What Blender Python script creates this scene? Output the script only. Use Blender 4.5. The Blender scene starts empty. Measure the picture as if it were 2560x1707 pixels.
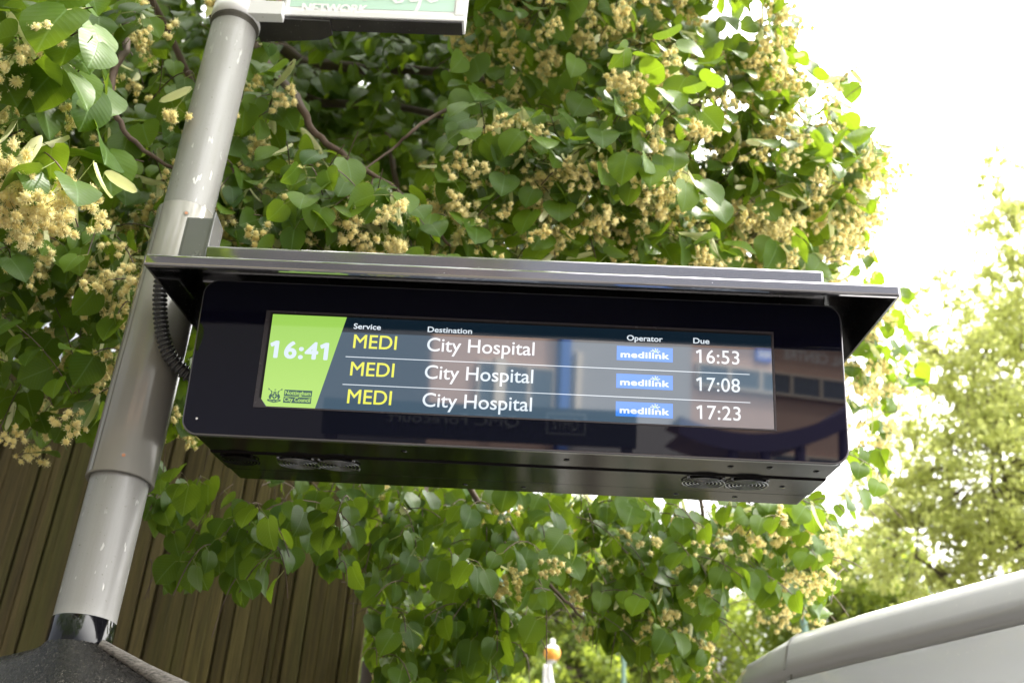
import bpy, math, random
import numpy as np
from mathutils import Matrix, Vector

random.seed(7)
RNG = np.random.default_rng(11)
scene = bpy.context.scene
COL = scene.collection
EXP = 1.72

# ------------------------------------------------------------------ camera geometry
F = 2688.36                       # focal length in pixels of the 2560 px wide photograph
CX, CY, SC = 1280.0, 853.5, 2560 / 2352.0
RC = np.array([[0.9986207, 0.0435514, -0.0293249],
               [0.0035251, 0.5016512, 0.8650628],
               [0.0523855, -0.8639730, 0.5008057]])      # columns: right, down, forward
EYE = np.array([0.0, 0.0, 1.6])
TILT = 0.16634                    # the display leans forward about its long axis
OFF = Vector((-0.048157, 1.734262, 2.545884))
SIGN_M = Matrix.Translation(OFF) @ Matrix.Rotation(TILT, 4, 'X')
POLE = (-0.78116, 1.87184)


def ray(x, y):
    return RC @ np.array([(x * SC - CX) / F, (y * SC - CY) / F, 1.0])


def at(x, y, d):
    """world point d metres ahead of the lens plane, seen at (x, y) of the 2352 px picture"""
    return EYE + ray(x, y) * d


def aty(x, y, Y):
    r = ray(x, y)
    return EYE + r * (Y / r[1])


def project(P):
    q = (np.asarray(P) - EYE) @ RC
    z = np.maximum(q[:, 2], 1e-3)
    return np.stack([(CX + F * q[:, 0] / z) / SC, (CY + F * q[:, 1] / z) / SC], 1), q[:, 2]


# ------------------------------------------------------------------ object helpers
def tag(o, label=None, cat=None, group=None, kind=None):
    if label: o['label'] = label
    if cat: o['category'] = cat
    if group: o['group'] = group
    if kind: o['kind'] = kind
    return o


def empty(name, loc=(0, 0, 0), label=None, cat=None, group=None, matrix=None):
    o = bpy.data.objects.new(name, None)
    COL.objects.link(o)
    o.empty_display_size = 0.2
    if matrix is not None: o.matrix_world = matrix
    else: o.location = loc
    return tag(o, label, cat, group)


class MB:
    def __init__(self):
        self.v, self.f, self.m, self.s = [], [], [], []

    def add(self, verts, faces, mat=0, smooth=False):
        n = len(self.v)
        self.v += [tuple(map(float, p)) for p in verts]
        for f in faces:
            self.f.append([i + n for i in f]); self.m.append(mat); self.s.append(smooth)
        return self

    def box(self, a, b, mat=0):
        x0, y0, z0 = a; x1, y1, z1 = b
        return self.add([(x0, y0, z0), (x1, y0, z0), (x1, y1, z0), (x0, y1, z0), (x0, y0, z1), (x1, y0, z1), (x1, y1, z1), (x0, y1, z1)],
                        [(0, 3, 2, 1), (4, 5, 6, 7), (0, 1, 5, 4), (1, 2, 6, 5), (2, 3, 7, 6), (3, 0, 4, 7)], mat)

    def tube(self, pts, rad, n=10, mat=0, caps=True, smooth=True):
        pts = [Vector(p) for p in pts]
        if not hasattr(rad, '__len__'): rad = [rad] * len(pts)
        rings = []; up = None
        for i, p in enumerate(pts):
            t = (pts[min(i + 1, len(pts) - 1)] - pts[max(i - 1, 0)]).normalized()
            if up is None:
                up = Vector((0, 0, 1)) if abs(t.z) < .9 else Vector((1, 0, 0))
            a = t.cross(up).normalized(); up = a.cross(t).normalized()
            rings.append([p + (a * math.cos(2 * math.pi * k / n) + up * math.sin(2 * math.pi * k / n)) * rad[i] for k in range(n)])
        vs = [q for r in rings for q in r]; fs = []
        for i in range(len(pts) - 1):
            for k in range(n):
                fs.append((i * n + k, i * n + (k + 1) % n, (i + 1) * n + (k + 1) % n, (i + 1) * n + k))
        self.add(vs, fs, mat, smooth)
        if caps:
            self.add(rings[0], [tuple(range(n))[::-1]], mat); self.add(rings[-1], [tuple(range(n))], mat)
        return self

    def lathe(self, prof, c=(0, 0, 0), n=32, mat=0, smooth=True):
        vs = [(c[0] + r * math.cos(2 * math.pi * k / n), c[1] + r * math.sin(2 * math.pi * k / n), c[2] + z) for r, z in prof for k in range(n)]
        fs = [(i * n + k, i * n + (k + 1) % n, (i + 1) * n + (k + 1) % n, (i + 1) * n + k) for i in range(len(prof) - 1) for k in range(n)]
        return self.add(vs, fs, mat, smooth)

    def prism(self, poly, y0, y1, mat=0):
        """polygon in (x, z) pushed from y0 (front) to y1"""
        n = len(poly)
        vs = [(x, y0, z) for x, z in poly] + [(x, y1, z) for x, z in poly]
        fs = [tuple(range(n)), tuple(range(2 * n - 1, n - 1, -1))]
        fs += [(i, i + n, (i + 1) % n + n, (i + 1) % n) for i in range(n)]
        return self.add(vs, fs, mat)

    def build(self, name, mats, parent=None, bevel=0, sharp=None):
        me = bpy.data.meshes.new(name)
        me.from_pydata(self.v, [], self.f)
        if not isinstance(mats, (list, tuple)): mats = [mats]
        for m in mats: me.materials.append(m)
        me.polygons.foreach_set('material_index', self.m)
        me.polygons.foreach_set('use_smooth', self.s)
        me.update()
        o = bpy.data.objects.new(name, me)
        COL.objects.link(o)
        if parent is not None: o.parent = parent
        if bevel:
            md = o.modifiers.new('bevel', 'BEVEL'); md.width = bevel; md.segments = 3; md.limit_method = 'ANGLE'; md.angle_limit = math.radians(40)
        return o


def rrect(x0, z0, x1, z1, r, n=8):
    pts = []
    for cx, cz, a0 in ((x1 - r, z0 + r, -90), (x1 - r, z1 - r, 0), (x0 + r, z1 - r, 90), (x0 + r, z0 + r, 180)):
        for k in range(n + 1):
            a = math.radians(a0 + 90 * k / n)
            pts.append((cx + r * math.cos(a), cz + r * math.sin(a)))
    return pts


def text_geo(body, x0, x1, z0, cap, bold=0.0, space=1.0):
    """flat lettering from the built-in font, fitted between x0 and x1 with caps cap high on baseline z0"""
    def mk(s):
        cu = bpy.data.curves.new('lettering', 'FONT'); cu.body = s; cu.resolution_u = 5; cu.space_character = space
        ob = bpy.data.objects.new('lettering', cu); COL.objects.link(ob)
        dg = bpy.context.evaluated_depsgraph_get(); dg.update()
        me = bpy.data.meshes.new_from_object(ob.evaluated_get(dg))
        v = np.array([tuple(q.co) for q in me.vertices]); f = [tuple(p.vertices) for p in me.polygons]
        bpy.data.objects.remove(ob); bpy.data.curves.remove(cu); bpy.data.meshes.remove(me)
        return v, f
    v, f = mk(body); h, _ = mk('H')
    ch = h[:, 1].max() - h[:, 1].min(); b0 = h[:, 1].min()
    if '1' in body:                      # give every 1 the short flag the panel's typeface has
        one, _ = mk('1'); sw = one[:, 0].max() - one[:, 0].min(); top = one[:, 1].max()
        for i, c in enumerate(body):
            if c != '1': continue
            xr = mk(body[:i + 1])[0][:, 0].max() - sw; n = len(v); k = ch * .15
            v = np.vstack([v, [(xr + .01 * ch, top, 0), (xr - .26 * ch, top - .15 * ch, 0), (xr - .20 * ch, top - .15 * ch - k, 0), (xr + .01 * ch, top - .02 * ch - k, 0)]]); f = f + [(n, n + 1, n + 2, n + 3)]
    sx = (x1 - x0) / (v[:, 0].max() - v[:, 0].min()); sz = cap / ch
    base = [(x0 + (a - v[:, 0].min()) * sx, z0 + (b - b0) * sz) for a, b in v[:, :2]]
    if not bold: return base, f
    V, Fs = [], []
    for k in range(10):                  # heavier weight: the outline spread all round
        a = 2 * math.pi * k / 10; n = len(V)
        V += [(x + cap * bold * math.cos(a), z + cap * bold * .8 * math.sin(a)) for x, z in base]; Fs += [tuple(q + n for q in p) for p in f]
    return V, Fs


def lift(v, f, y, step=.000004):
    """lettering points at depth y, every overlapping copy a hair further out"""
    n = len(v) // 10 if len(v) % 10 == 0 else len(v)
    return [(a, y - step * (i // max(1, n)), c) for i, (a, c) in enumerate(v)]


# ------------------------------------------------------------------ materials
def srgb(r, g, b):
    return [(c / 255 / 12.92 if c / 255 <= .04045 else ((c / 255 + .055) / 1.055) ** 2.4) for c in (r, g, b)]


class Mat:
    def __init__(self, name):
        self.m = bpy.data.materials.new(name); self.m.use_nodes = True
        self.n = self.m.node_tree.nodes; self.l = self.m.node_tree.links
        self.b = self.n['Principled BSDF']; self.out = self.n['Material Output']

    def node(self, t, **kw):
        x = self.n.new(t)
        for k, v in kw.items(): setattr(x, k, v)
        return x

    def set(self, **kw):
        for k, v in kw.items():
            k = k.replace('_', ' ')
            if k in ('Base Color', 'Emission Color') and len(v) == 3: v = (*v, 1)
            self.b.inputs[k].default_value = v
        return self

    def math(self, op, a, b=None, c=None, clamp=False):
        x = self.node('ShaderNodeMath', operation=op, use_clamp=clamp)
        for i, q in enumerate((a, b, c)):
            if q is None: continue
            if isinstance(q, (int, float)): x.inputs[i].default_value = q
            else: self.l.new(q, x.inputs[i])
        return x.outputs[0]

    def mix(self, fac, a, b):
        x = self.node('ShaderNodeMix', data_type='RGBA')
        for s, q in ((x.inputs[0], fac), (x.inputs[6], a), (x.inputs[7], b)):
            if isinstance(q, (int, float)): s.default_value = q
            elif isinstance(q, (tuple, list)): s.default_value = (*q, 1) if len(q) == 3 else q
            else: self.l.new(q, s)
        return x.outputs[2]

    def noise(self, scale, detail=4, rough=.55, vec=None, stretch=None):
        tc = self.node('ShaderNodeTexCoord'); src = vec or tc.outputs['Object']
        if stretch:
            mp = self.node('ShaderNodeMapping'); mp.inputs['Scale'].default_value = stretch
            self.l.new(src, mp.inputs[0]); src = mp.outputs[0]
        x = self.node('ShaderNodeTexNoise'); x.inputs['Scale'].default_value = scale; x.inputs['Detail'].default_value = detail
        x.inputs['Roughness'].default_value = rough
        self.l.new(src, x.inputs['Vector']); return x.outputs['Fac']

    def ramp(self, fac, a, b, ca=(0, 0, 0), cb=(1, 1, 1)):
        x = self.node('ShaderNodeValToRGB'); e = x.color_ramp.elements
        e[0].position, e[0].color = a, (*ca, 1); e[1].position, e[1].color = b, (*cb, 1)
        self.l.new(fac, x.inputs[0]); return x.outputs[0]

    def bump(self, h, strength=.2, dist=.01):
        x = self.node('ShaderNodeBump'); x.inputs['Strength'].default_value = strength; x.inputs['Distance'].default_value = dist
        self.l.new(h, x.inputs['Height']); self.l.new(x.outputs[0], self.b.inputs['Normal']); return x.outputs[0]

    def link(self, s, name): self.l.new(s, self.b.inputs[name]); return self


def plain(name, col, rough=.5, metal=0.0, var=.12, scale=30, spec=.5, coat=0, bump=0):
    m = Mat(name); m.set(Roughness=rough, Metallic=metal); m.b.inputs['Specular IOR Level'].default_value = spec
    nz = m.noise(scale)
    m.link(m.mix(nz, [c * (1 - var) for c in col], [min(1, c * (1 + var)) for c in col]), 'Base Color')
    m.link(m.math('ADD', m.math('MULTIPLY', m.noise(scale * 2.3), .16), max(.02, rough - .08)), 'Roughness')
    if coat: m.b.inputs['Coat Weight'].default_value = coat; m.b.inputs['Coat Roughness'].default_value = .04
    if bump: m.bump(m.noise(scale * 3), bump, .004)
    return m.m


def speckled(name, col, dust, rough, metal=0., lo=.66, hi=.72, spk=900, wash=0.15, spec=.5):
    """paint with fine dust specks and a faint cloudy film"""
    m = Mat(name); m.set(Metallic=metal, Roughness=rough); m.b.inputs['Specular IOR Level'].default_value = spec
    sp = m.ramp(m.noise(spk, 1, .4), lo, hi)
    film = m.math('MULTIPLY', m.ramp(m.noise(9, 5, .6), .35, .75), wash)
    c = m.mix(film, col, dust); c = m.mix(m.math('MULTIPLY', sp, .6), c, dust)
    m.link(c, 'Base Color')
    m.link(m.math('ADD', m.math('MULTIPLY', sp, .4), m.math('ADD', m.math('MULTIPLY', film, .8), rough)), 'Roughness')
    return m.m


M = {}
m = Mat('pole_paint'); m.set(Roughness=.4)
flk = m.math('MULTIPLY', m.ramp(m.noise(30, 2, .5, stretch=(2.5, 2.5, .8)), .66, .69), m.ramp(m.noise(4, 3), .45, .6))
drt = m.ramp(m.noise(15, 8, .72, stretch=(3, 3, .22)), .40, .72); blt = m.ramp(m.noise(6, 5, .65), .38, .68)
c = m.mix(m.math('MULTIPLY', drt, .40), (.255, .25, .238), (.165, .155, .13)); c = m.mix(m.math('MULTIPLY', blt, .35), c, (.29, .285, .277))
c = m.mix(m.math('MULTIPLY', flk, .85), c, (.66, .65, .62)); c = m.mix(m.math('MULTIPLY', m.ramp(m.noise(150, 3, .6), .66, .72), .6), c, (.10, .085, .06))
gz = m.node('ShaderNodeSeparateXYZ'); tq = m.node('ShaderNodeTexCoord'); m.l.new(tq.outputs['Object'], gz.inputs[0])
wob = m.math('ADD', gz.outputs[2], m.math('MULTIPLY', m.noise(28, 5, .7, stretch=(1, 1, .3)), .06))
def ring_of_grime(z0, z1):
    x = m.node('ShaderNodeMapRange'); x.inputs[1].default_value = z0; x.inputs[2].default_value = z1; m.l.new(wob, x.inputs[0]); return x.outputs[0]
c = m.mix(m.math('MULTIPLY', ring_of_grime(3.50, 3.60), .75), c, (.06, .05, .035))          # black dirt under the flag clamp
c = m.mix(m.math('MULTIPLY', ring_of_grime(2.135, 2.095), .45), c, (.42, .41, .39))          # chalky scuffs above the black band
m.link(c, 'Base Color'); m.link(m.math('ADD', m.math('MULTIPLY', drt, .25), .30), 'Roughness'); m.bump(m.noise(200, 4), .06, .002)
M['pole'] = m.m
M['sleeve'] = speckled('sleeve_metal', (.23, .22, .195), (.31, .30, .27), .14, .12, .80, .84, 300, .15)
M['lug'] = speckled('lug_metal', (.15, .15, .15), (.3, .3, .29), .22, .3, .8, .84, 300, .1)
M['black_gloss'] = speckled('black_gloss_paint', (.012, .011, .012), (.25, .24, .24), .10, 0, .74, .80, 420, .03)
M['black_case'] = speckled('black_case_paint', (.0075, .006, .0065), (.12, .11, .10), .16, 0, .80, .84, 420, .015, .06)
M['black_band'] = plain('black_vinyl_band', (.006, .006, .008), .06, 0, .1)
M['canopy_edge'] = speckled('canopy_edge_paint', (.40, .385, .41), (.5, .5, .5), .08, .92, .80, .84, 350, .05, .8)
M['rim'] = plain('panel_rim', (.17, .165, .175), .2, .6, .1)
M['chrome'] = plain('bright_steel', (.55, .54, .52), .18, 1.0, .05)
M['wire'] = plain('black_wire', (.22, .22, .23), .10, .9, .05)
M['screw'] = plain('copper_screw', (.35, .16, .09), .35, .7, .15, 200)
M['conduit'] = plain('black_conduit', (.040, .039, .041), .26, 0, .2, 60)
M['white_frame'] = speckled('white_enamel', (.70, .69, .70), (.45, .43, .38), .35, 0, .72, .80, 200, .12)
M['arm_black'] = speckled('arm_black_paint', (.02, .016, .02), (.35, .33, .3), .45, 0, .72, .78, 240, .06)
M['flag_green'] = plain('flag_pale_green', (.46, .66, .55), .35, 0, .06, 12)
M['flag_white'] = plain('flag_white', (.80, .80, .80), .35, 0, .03, 12)
M['dirt'] = plain('grime', (.05, .045, .035), .9, 0, .4, 120)

# dusty black hood of the case at the pole foot
m = Mat('dusty_black_plastic'); m.set(Roughness=.55)
fib = m.ramp(m.noise(120, 8, .75), .46, .68); spk = m.ramp(m.noise(420, 2, .5), .60, .68)
dirt = m.math('MULTIPLY', fib, m.ramp(m.noise(7, 4), .3, .7))
c = m.mix(m.math('MULTIPLY', dirt, .8), (.006, .0055, .0055), (.050, .044, .037)); c = m.mix(m.math('MULTIPLY', spk, m.math('MULTIPLY', m.ramp(m.noise(11, 5, .7), .38, .62), .7)), c, (.34, .31, .27))
m.link(c, 'Base Color'); m.link(m.math('ADD', m.math('MULTIPLY', dirt, .5), .22), 'Roughness'); m.bump(m.noise(130, 7, .75), .5, .004)
m.b.inputs['Specular IOR Level'].default_value = .3
M['hood'] = m.m
m = Mat('fibrous_dusty_edge'); m.set(Roughness=.8)
st = m.noise(40, 8, .75, stretch=(2, 9, 9))
m.link(m.ramp(st, .35, .7, (.035, .032, .030), (.30, .27, .24)), 'Base Color'); m.bump(st, .4, .004)
M['hood_edge'] = m.m


def leaf_material(name, top, top2, under, trans, tf=.4, veins=True, gloss=.38):
    m = Mat(name)
    at_ = m.node('ShaderNodeAttribute', attribute_name='tint')
    geo = m.node('ShaderNodeNewGeometry')
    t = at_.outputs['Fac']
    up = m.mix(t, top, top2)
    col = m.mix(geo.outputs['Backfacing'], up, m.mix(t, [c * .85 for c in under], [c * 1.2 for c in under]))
    if veins:
        uv = m.node('ShaderNodeUVMap'); sep = m.node('ShaderNodeSeparateXYZ'); m.l.new(uv.outputs[0], sep.inputs[0])
        ax = m.math('ABSOLUTE', sep.outputs[0])
        q = m.math('MULTIPLY', m.math('SUBTRACT', sep.outputs[1], m.math('MULTIPLY', ax, .75)), 8.5)
        fr = m.math('ABSOLUTE', m.math('SUBTRACT', m.math('FRACT', q), .5))
        lat = m.ramp(fr, .42, .5); mid = m.ramp(ax, .008, .028, (1, 1, 1), (0, 0, 0))
        vn = m.math('MAXIMUM', m.math('MULTIPLY', lat, .55), mid)
        col = m.mix(m.math('MULTIPLY', vn, .6), col, [min(1, c * 1.8 + .03) for c in under])
        m.bump(m.math('SUBTRACT', m.math('MULTIPLY', fr, 1.0), m.math('MULTIPLY', mid, .6)), .14, .003)
    tcol = m.mix(t, [c * .8 for c in trans], trans)
    m.link(col, 'Base Color'); m.set(Roughness=gloss)
    m.b.inputs['Specular IOR Level'].default_value = .2
    tr = m.node('ShaderNodeBsdfTranslucent'); m.l.new(tcol, tr.inputs[0])
    mx = m.node('ShaderNodeMixShader'); mx.inputs[0].default_value = tf
    m.l.new(m.b.outputs[0], mx.inputs[1]); m.l.new(tr.outputs[0], mx.inputs[2]); m.l.new(mx.outputs[0], m.out.inputs[0])
    return m.m


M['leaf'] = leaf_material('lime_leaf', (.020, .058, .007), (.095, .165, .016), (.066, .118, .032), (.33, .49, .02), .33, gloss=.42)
M['leaf_far'] = leaf_material('far_leaf', (.085, .15, .028), (.19, .23, .04), (.18, .23, .08), (.48, .58, .07), .42, False, .5)
M['leaf_pale'] = leaf_material('pale_leaf', (.24, .30, .07), (.46, .50, .18), (.42, .46, .20), (.80, .84, .28), .58, False, .5)  # overexposed, backlit look put into the leaf colour
M['bract'] = leaf_material('pale_bract', (.60, .62, .27), (.86, .84, .56), (.6, .6, .32), (.62, .66, .28), .35, False, .5)
M['flower'] = leaf_material('lime_flower', (.90, .68, .20), (.98, .92, .55), (.92, .84, .48), (.95, .86, .42), .30, False, .7)
M['stalk'] = leaf_material('leaf_stalk', (.16, .22, .05), (.28, .28, .09), (.2, .24, .07), (.3, .35, .08), .1, False, .5)
M['bark'] = plain('bark', (.075, .055, .042), .85, 0, .45, 22, .3, 0, .6)
M['twig'] = plain('twig_bark', (.11, .075, .055), .7, 0, .3, 60, .3)

# ------------------------------------------------------------------ world, sun, camera
SUN_DIR = Vector((0.47, 0.13, 0.87)).normalized()
w = bpy.data.worlds.new('World'); scene.world = w; w.use_nodes = True
nt = w.node_tree; bg = nt.nodes['Background']
sky = nt.nodes.new('ShaderNodeTexSky'); sky.sky_type = 'NISHITA'; sky.sun_disc = False
sky.sun_elevation = math.asin(SUN_DIR.z); sky.sun_rotation = math.atan2(SUN_DIR.x, SUN_DIR.y)
sky.air_density = 1.0; sky.dust_density = 4.0; sky.ozone_density = 0.6
tc = nt.nodes.new('ShaderNodeTexCoord'); nz = nt.nodes.new('ShaderNodeTexNoise')
nz.inputs['Scale'].default_value = 2.2; nz.inputs['Detail'].default_value = 6
rp = nt.nodes.new('ShaderNodeValToRGB'); rp.color_ramp.elements[0].position = .25; rp.color_ramp.elements[1].position = .6
rp.color_ramp.elements[0].color = (.8, .8, .8, 1)
mixw = nt.nodes.new('ShaderNodeMix'); mixw.data_type = 'RGBA'
nt.links.new(tc.outputs['Generated'], nz.inputs['Vector']); nt.links.new(nz.outputs['Fac'], rp.inputs[0])
nt.links.new(rp.outputs[0], mixw.inputs[0]); nt.links.new(sky.outputs[0], mixw.inputs[6])
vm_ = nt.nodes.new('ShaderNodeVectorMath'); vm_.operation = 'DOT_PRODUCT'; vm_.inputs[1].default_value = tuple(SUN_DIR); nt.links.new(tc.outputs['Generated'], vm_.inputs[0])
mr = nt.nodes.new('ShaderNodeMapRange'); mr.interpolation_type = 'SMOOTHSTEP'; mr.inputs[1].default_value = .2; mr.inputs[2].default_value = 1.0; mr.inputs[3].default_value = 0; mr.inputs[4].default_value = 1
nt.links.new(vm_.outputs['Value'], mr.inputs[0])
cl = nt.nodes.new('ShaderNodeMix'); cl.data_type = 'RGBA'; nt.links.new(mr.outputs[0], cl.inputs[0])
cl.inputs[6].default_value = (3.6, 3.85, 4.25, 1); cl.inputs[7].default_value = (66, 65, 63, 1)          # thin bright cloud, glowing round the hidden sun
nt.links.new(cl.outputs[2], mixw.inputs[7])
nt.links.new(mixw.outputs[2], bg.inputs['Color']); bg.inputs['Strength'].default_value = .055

sl = bpy.data.lights.new('sun', 'SUN'); sl.energy = 3.0; sl.angle = math.radians(2.5); sl.color = (1, .95, .86)
so = bpy.data.objects.new('sun', sl); COL.objects.link(so); so.rotation_euler = SUN_DIR.to_track_quat('Z', 'Y').to_euler(); so.location = (8, 8, 20)

cd = bpy.data.cameras.new('camera'); cam = bpy.data.objects.new('camera', cd); COL.objects.link(cam); scene.camera = cam
cd.sensor_width = 36; cd.lens = F / 2560 * 36; cd.clip_start = .05; cd.clip_end = 2000
mw = Matrix.Identity(4)
for i in range(3):
    mw[i][0], mw[i][1], mw[i][2], mw[i][3] = RC[i, 0], -RC[i, 1], -RC[i, 2], EYE[i]
cam.matrix_world = mw
cd.dof.use_dof = True; cd.dof.focus_distance = 1.98; cd.dof.aperture_fstop = 4.3

scene.view_settings.view_transform = 'Standard'; scene.view_settings.look = 'None'
scene.view_settings.exposure = EXP; scene.view_settings.gamma = 1
scene.render.engine = 'CYCLES'
scene.cycles.use_denoising = True
scene.cycles.max_bounces = 7; scene.cycles.diffuse_bounces = 3; scene.cycles.transmission_bounces = 4; scene.cycles.glossy_bounces = 3
scene.cycles.sample_clamp_indirect = 8

# ------------------------------------------------------------------ ground
def slab(name, x0, y0, x1, y1, z, mat, h=None):
    b = MB()
    if h is None: b.add([(x0, y0, z), (x1, y0, z), (x1, y1, z), (x0, y1, z)], [(0, 1, 2, 3)])
    else: b.box((x0, y0, z - h), (x1, y1, z))
    return tag(b.build(name, mat), kind='structure')

H_DIR = np.array([0.426, -0.905])       # the kerb runs towards the camera's right
M['grass_ground'] = plain('ground_soil', (.07, .065, .045), .95, 0, .5, 3, .2, 0, .5)
M['paving'] = plain('footway_tarmac', (.085, .083, .08), .85, 0, .15, 6, .3, 0, .3)
M['asphalt'] = plain('asphalt', (.05, .05, .052), .9, 0, .3, 40, .3, 0, .5)
M['kerb'] = plain('kerb_concrete', (.36, .35, .33), .85, 0, .15, 20)
M['line_white'] = plain('road_paint', (.7, .7, .68), .7, 0, .1, 30)
slab('ground', -400, -400, 400, 400, -.13, M['grass_ground'])
# pavement, kerb and road are strips in the kerb direction
def strip(name, o0, o1, z, mat, h=None, l0=-45, l1=45):
    n = np.array([0.905, 0.426]); p = np.array([0.42, 2.9])
    c = [p + n * a + H_DIR * l for a, l in ((o0, l0), (o1, l0), (o1, l1), (o0, l1))]
    b = MB(); vs = [(q[0], q[1], z) for q in c]
    if h is None: b.add(vs, [(0, 1, 2, 3)][::-1])
    else: b.add(vs + [(q[0], q[1], z - h) for q in c], [(0, 1, 2, 3), (4, 7, 6, 5), (0, 4, 5, 1), (1, 5, 6, 2), (2, 6, 7, 3), (3, 7, 4, 0)])
    return tag(b.build(name, mat), kind='structure')
strip('pavement', -5.0, -.15, 0, M['paving'], .1)
strip('kerb', -.146, 0, .004, M['kerb'], .13)
strip('road', .004, 7.5, -.122, M['asphalt'])
strip('road_marking', 3.65, 3.75, -.118, M['line_white'])

# ------------------------------------------------------------------ the display
sign = empty('bus_display', matrix=SIGN_M, label='large black electronic departure board with a lit screen, clamped to the grey pole', cat='display board')
HH = .1526
# casing: main body, lower steps
b = MB()
b.box((-.577, .010, -HH + .002), (.588, .115, .150))
b.box((-.578, .1152, -HH - .001), (.589, .247, .150))
b.box((-.577, .2505, -HH + .001), (.588, .342, .150))
b.build('casing', M['black_case'], sign, .004)
# glass panel with rim
b = MB(); b.prism(rrect(-.600, -HH, .600, HH, .030), -.0015, .011)
b.build('panel_rim', M['rim'], sign, .0025)
mg = Mat('black_glass'); mg.set(Base_Color=(.0035, .0035, .006), Roughness=.015); mg.b.inputs['IOR'].default_value = 1.5
mg.link(m_ := mg.mix(mg.noise(60), (.0035, .0035, .010), (.005, .005, .0135)), 'Base Color')
M['glass'] = mg.m
b = MB(); b.add([(x, -.0026, z) for x, z in rrect(-.5965, -HH + .0035, .5965, HH - .0035, .027)], [tuple(range(36))])
b.build('glass_panel', M['glass'], sign)
b = MB(); b.lathe([(0, 0), (.0022, 0)], n=12); b.v = [(x - .5727, -.0032, y - .1225) for x, y, z in b.v]  # small white LED dot, drawn as a pale disc without glow
dot = Mat('led_dot_white'); dot.set(Base_Color=(.7, .7, .72), Roughness=.3); b.build('led_dot', dot.m, sign)


def screen_mat(name, rgb, ior=2.3, k=1.0):
    m = Mat(name); m.set(Base_Color=(.004, .005, .007), Roughness=.03)
    m.b.inputs['IOR'].default_value = ior
    e = [c * k / 2 ** EXP for c in srgb(*rgb)]
    m.b.inputs['Emission Color'].default_value = (*e, 1); m.b.inputs['Emission Strength'].default_value = 1
    return m

SCR = dict(head=screen_mat('screen_header', (14, 30, 42)).m, row=screen_mat('screen_rows', (66, 88, 106)).m,
           green=None, white=screen_mat('screen_white', (236, 246, 255)).m, yellow=screen_mat('screen_yellow', (246, 246, 92)).m,
           blue=screen_mat('screen_blue', (62, 142, 246)).m, lime=screen_mat('screen_lime', (200, 255, 120)).m,
           dark=screen_mat('screen_dark_green', (52, 92, 82)).m, time=screen_mat('screen_clock', (226, 240, 255)).m)
m = screen_mat('screen_green', (160, 224, 106))
tcx = m.node('ShaderNodeTexCoord'); sp = m.node('ShaderNodeSeparateXYZ'); m.l.new(tcx.outputs['Object'], sp.inputs[0])
gm = m.node('ShaderNodeMapRange'); gm.inputs[1].default_value = .085; gm.inputs[2].default_value = -.06
m.l.new(sp.outputs[2], gm.inputs[0])                           # gradient down the panel, lighter towards its foot
m.link(m.mix(gm.outputs[0], [c / 2 ** EXP for c in srgb(160, 212, 90)], [c / 2 ** EXP for c in srgb(184, 228, 112)]), 'Emission Color')
SCR['green'] = m.m

# grey printed border, flat black ring painting the recess shadow, then the lit screen
ringm = plain('grey_border', (.055, .050, .058), .25, 0, .08); gapm = plain('recess_black', (.002, .002, .002), .3, 0, .05)
def ringgeo(b, o, i, y, mat=0):
    vs = [(o[0], y, o[1]), (o[2], y, o[1]), (o[2], y, o[3]), (o[0], y, o[3]), (i[0], y, i[1]), (i[2], y, i[1]), (i[2], y, i[3]), (i[0], y, i[3])]
    b.add(vs, [(0, 1, 5, 4), (1, 2, 6, 5), (2, 3, 7, 6), (3, 0, 4, 7)], mat)
scr = MB()
scr.add([(-.4605, -.0034, -.0935), (.4675, -.0034, -.0935), (.4675, -.0034, .0872), (-.4605, -.0034, .0872)], [(0, 1, 2, 3)])
scr = scr.build('screen', SCR['row'], sign)
b = MB(); ringgeo(b, (-.4735, -.0965, .4722, .0935), (-.4650, -.0937, .4687, .0893), -.0038, 0)
ringgeo(b, (-.4650, -.0937, .4687, .0893), (-.4605, -.0935, .4675, .0862), -.0036, 1)
b.add([(-.4735, -.0040, -.0962), (-.4495, -.0040, -.0962), (-.4600, -.0040, -.0805), (-.4735, -.0040, -.0720)], [(0, 1, 2, 3)], 0)
b.build('screen_border', [ringm, gapm], sign)


def quad(b, x0, z0, x1, z1, y, mat=0):
    b.add([(x0, y, z0), (x1, y, z0), (x1, y, z1), (x0, y, z1)], [(0, 1, 2, 3)], mat)

b = MB(); quad(b, -.330, .0566, .4675, .0862, -.00355); b.build('header_bar', SCR['head'], scr)
b = MB(); b.add([(x, -.0037, z) for x, z in ((-.4605, -.0800), (-.4495, -.0935), (-.3606, -.0935), (-.3212, .0862), (-.4605, .0862))], [(0, 1, 2, 3, 4)])
gp = b.build('clock_panel', SCR['green'], scr)


def put_text(name, body, x0, x1, z, cap, mat, y=-.0039, bold=0., parent=None, space=1.):
    v, f = text_geo(body, x0, x1, z, cap, bold, space)
    return MB().add(lift(v, f, y), f).build(name, mat, parent or scr)

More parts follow.
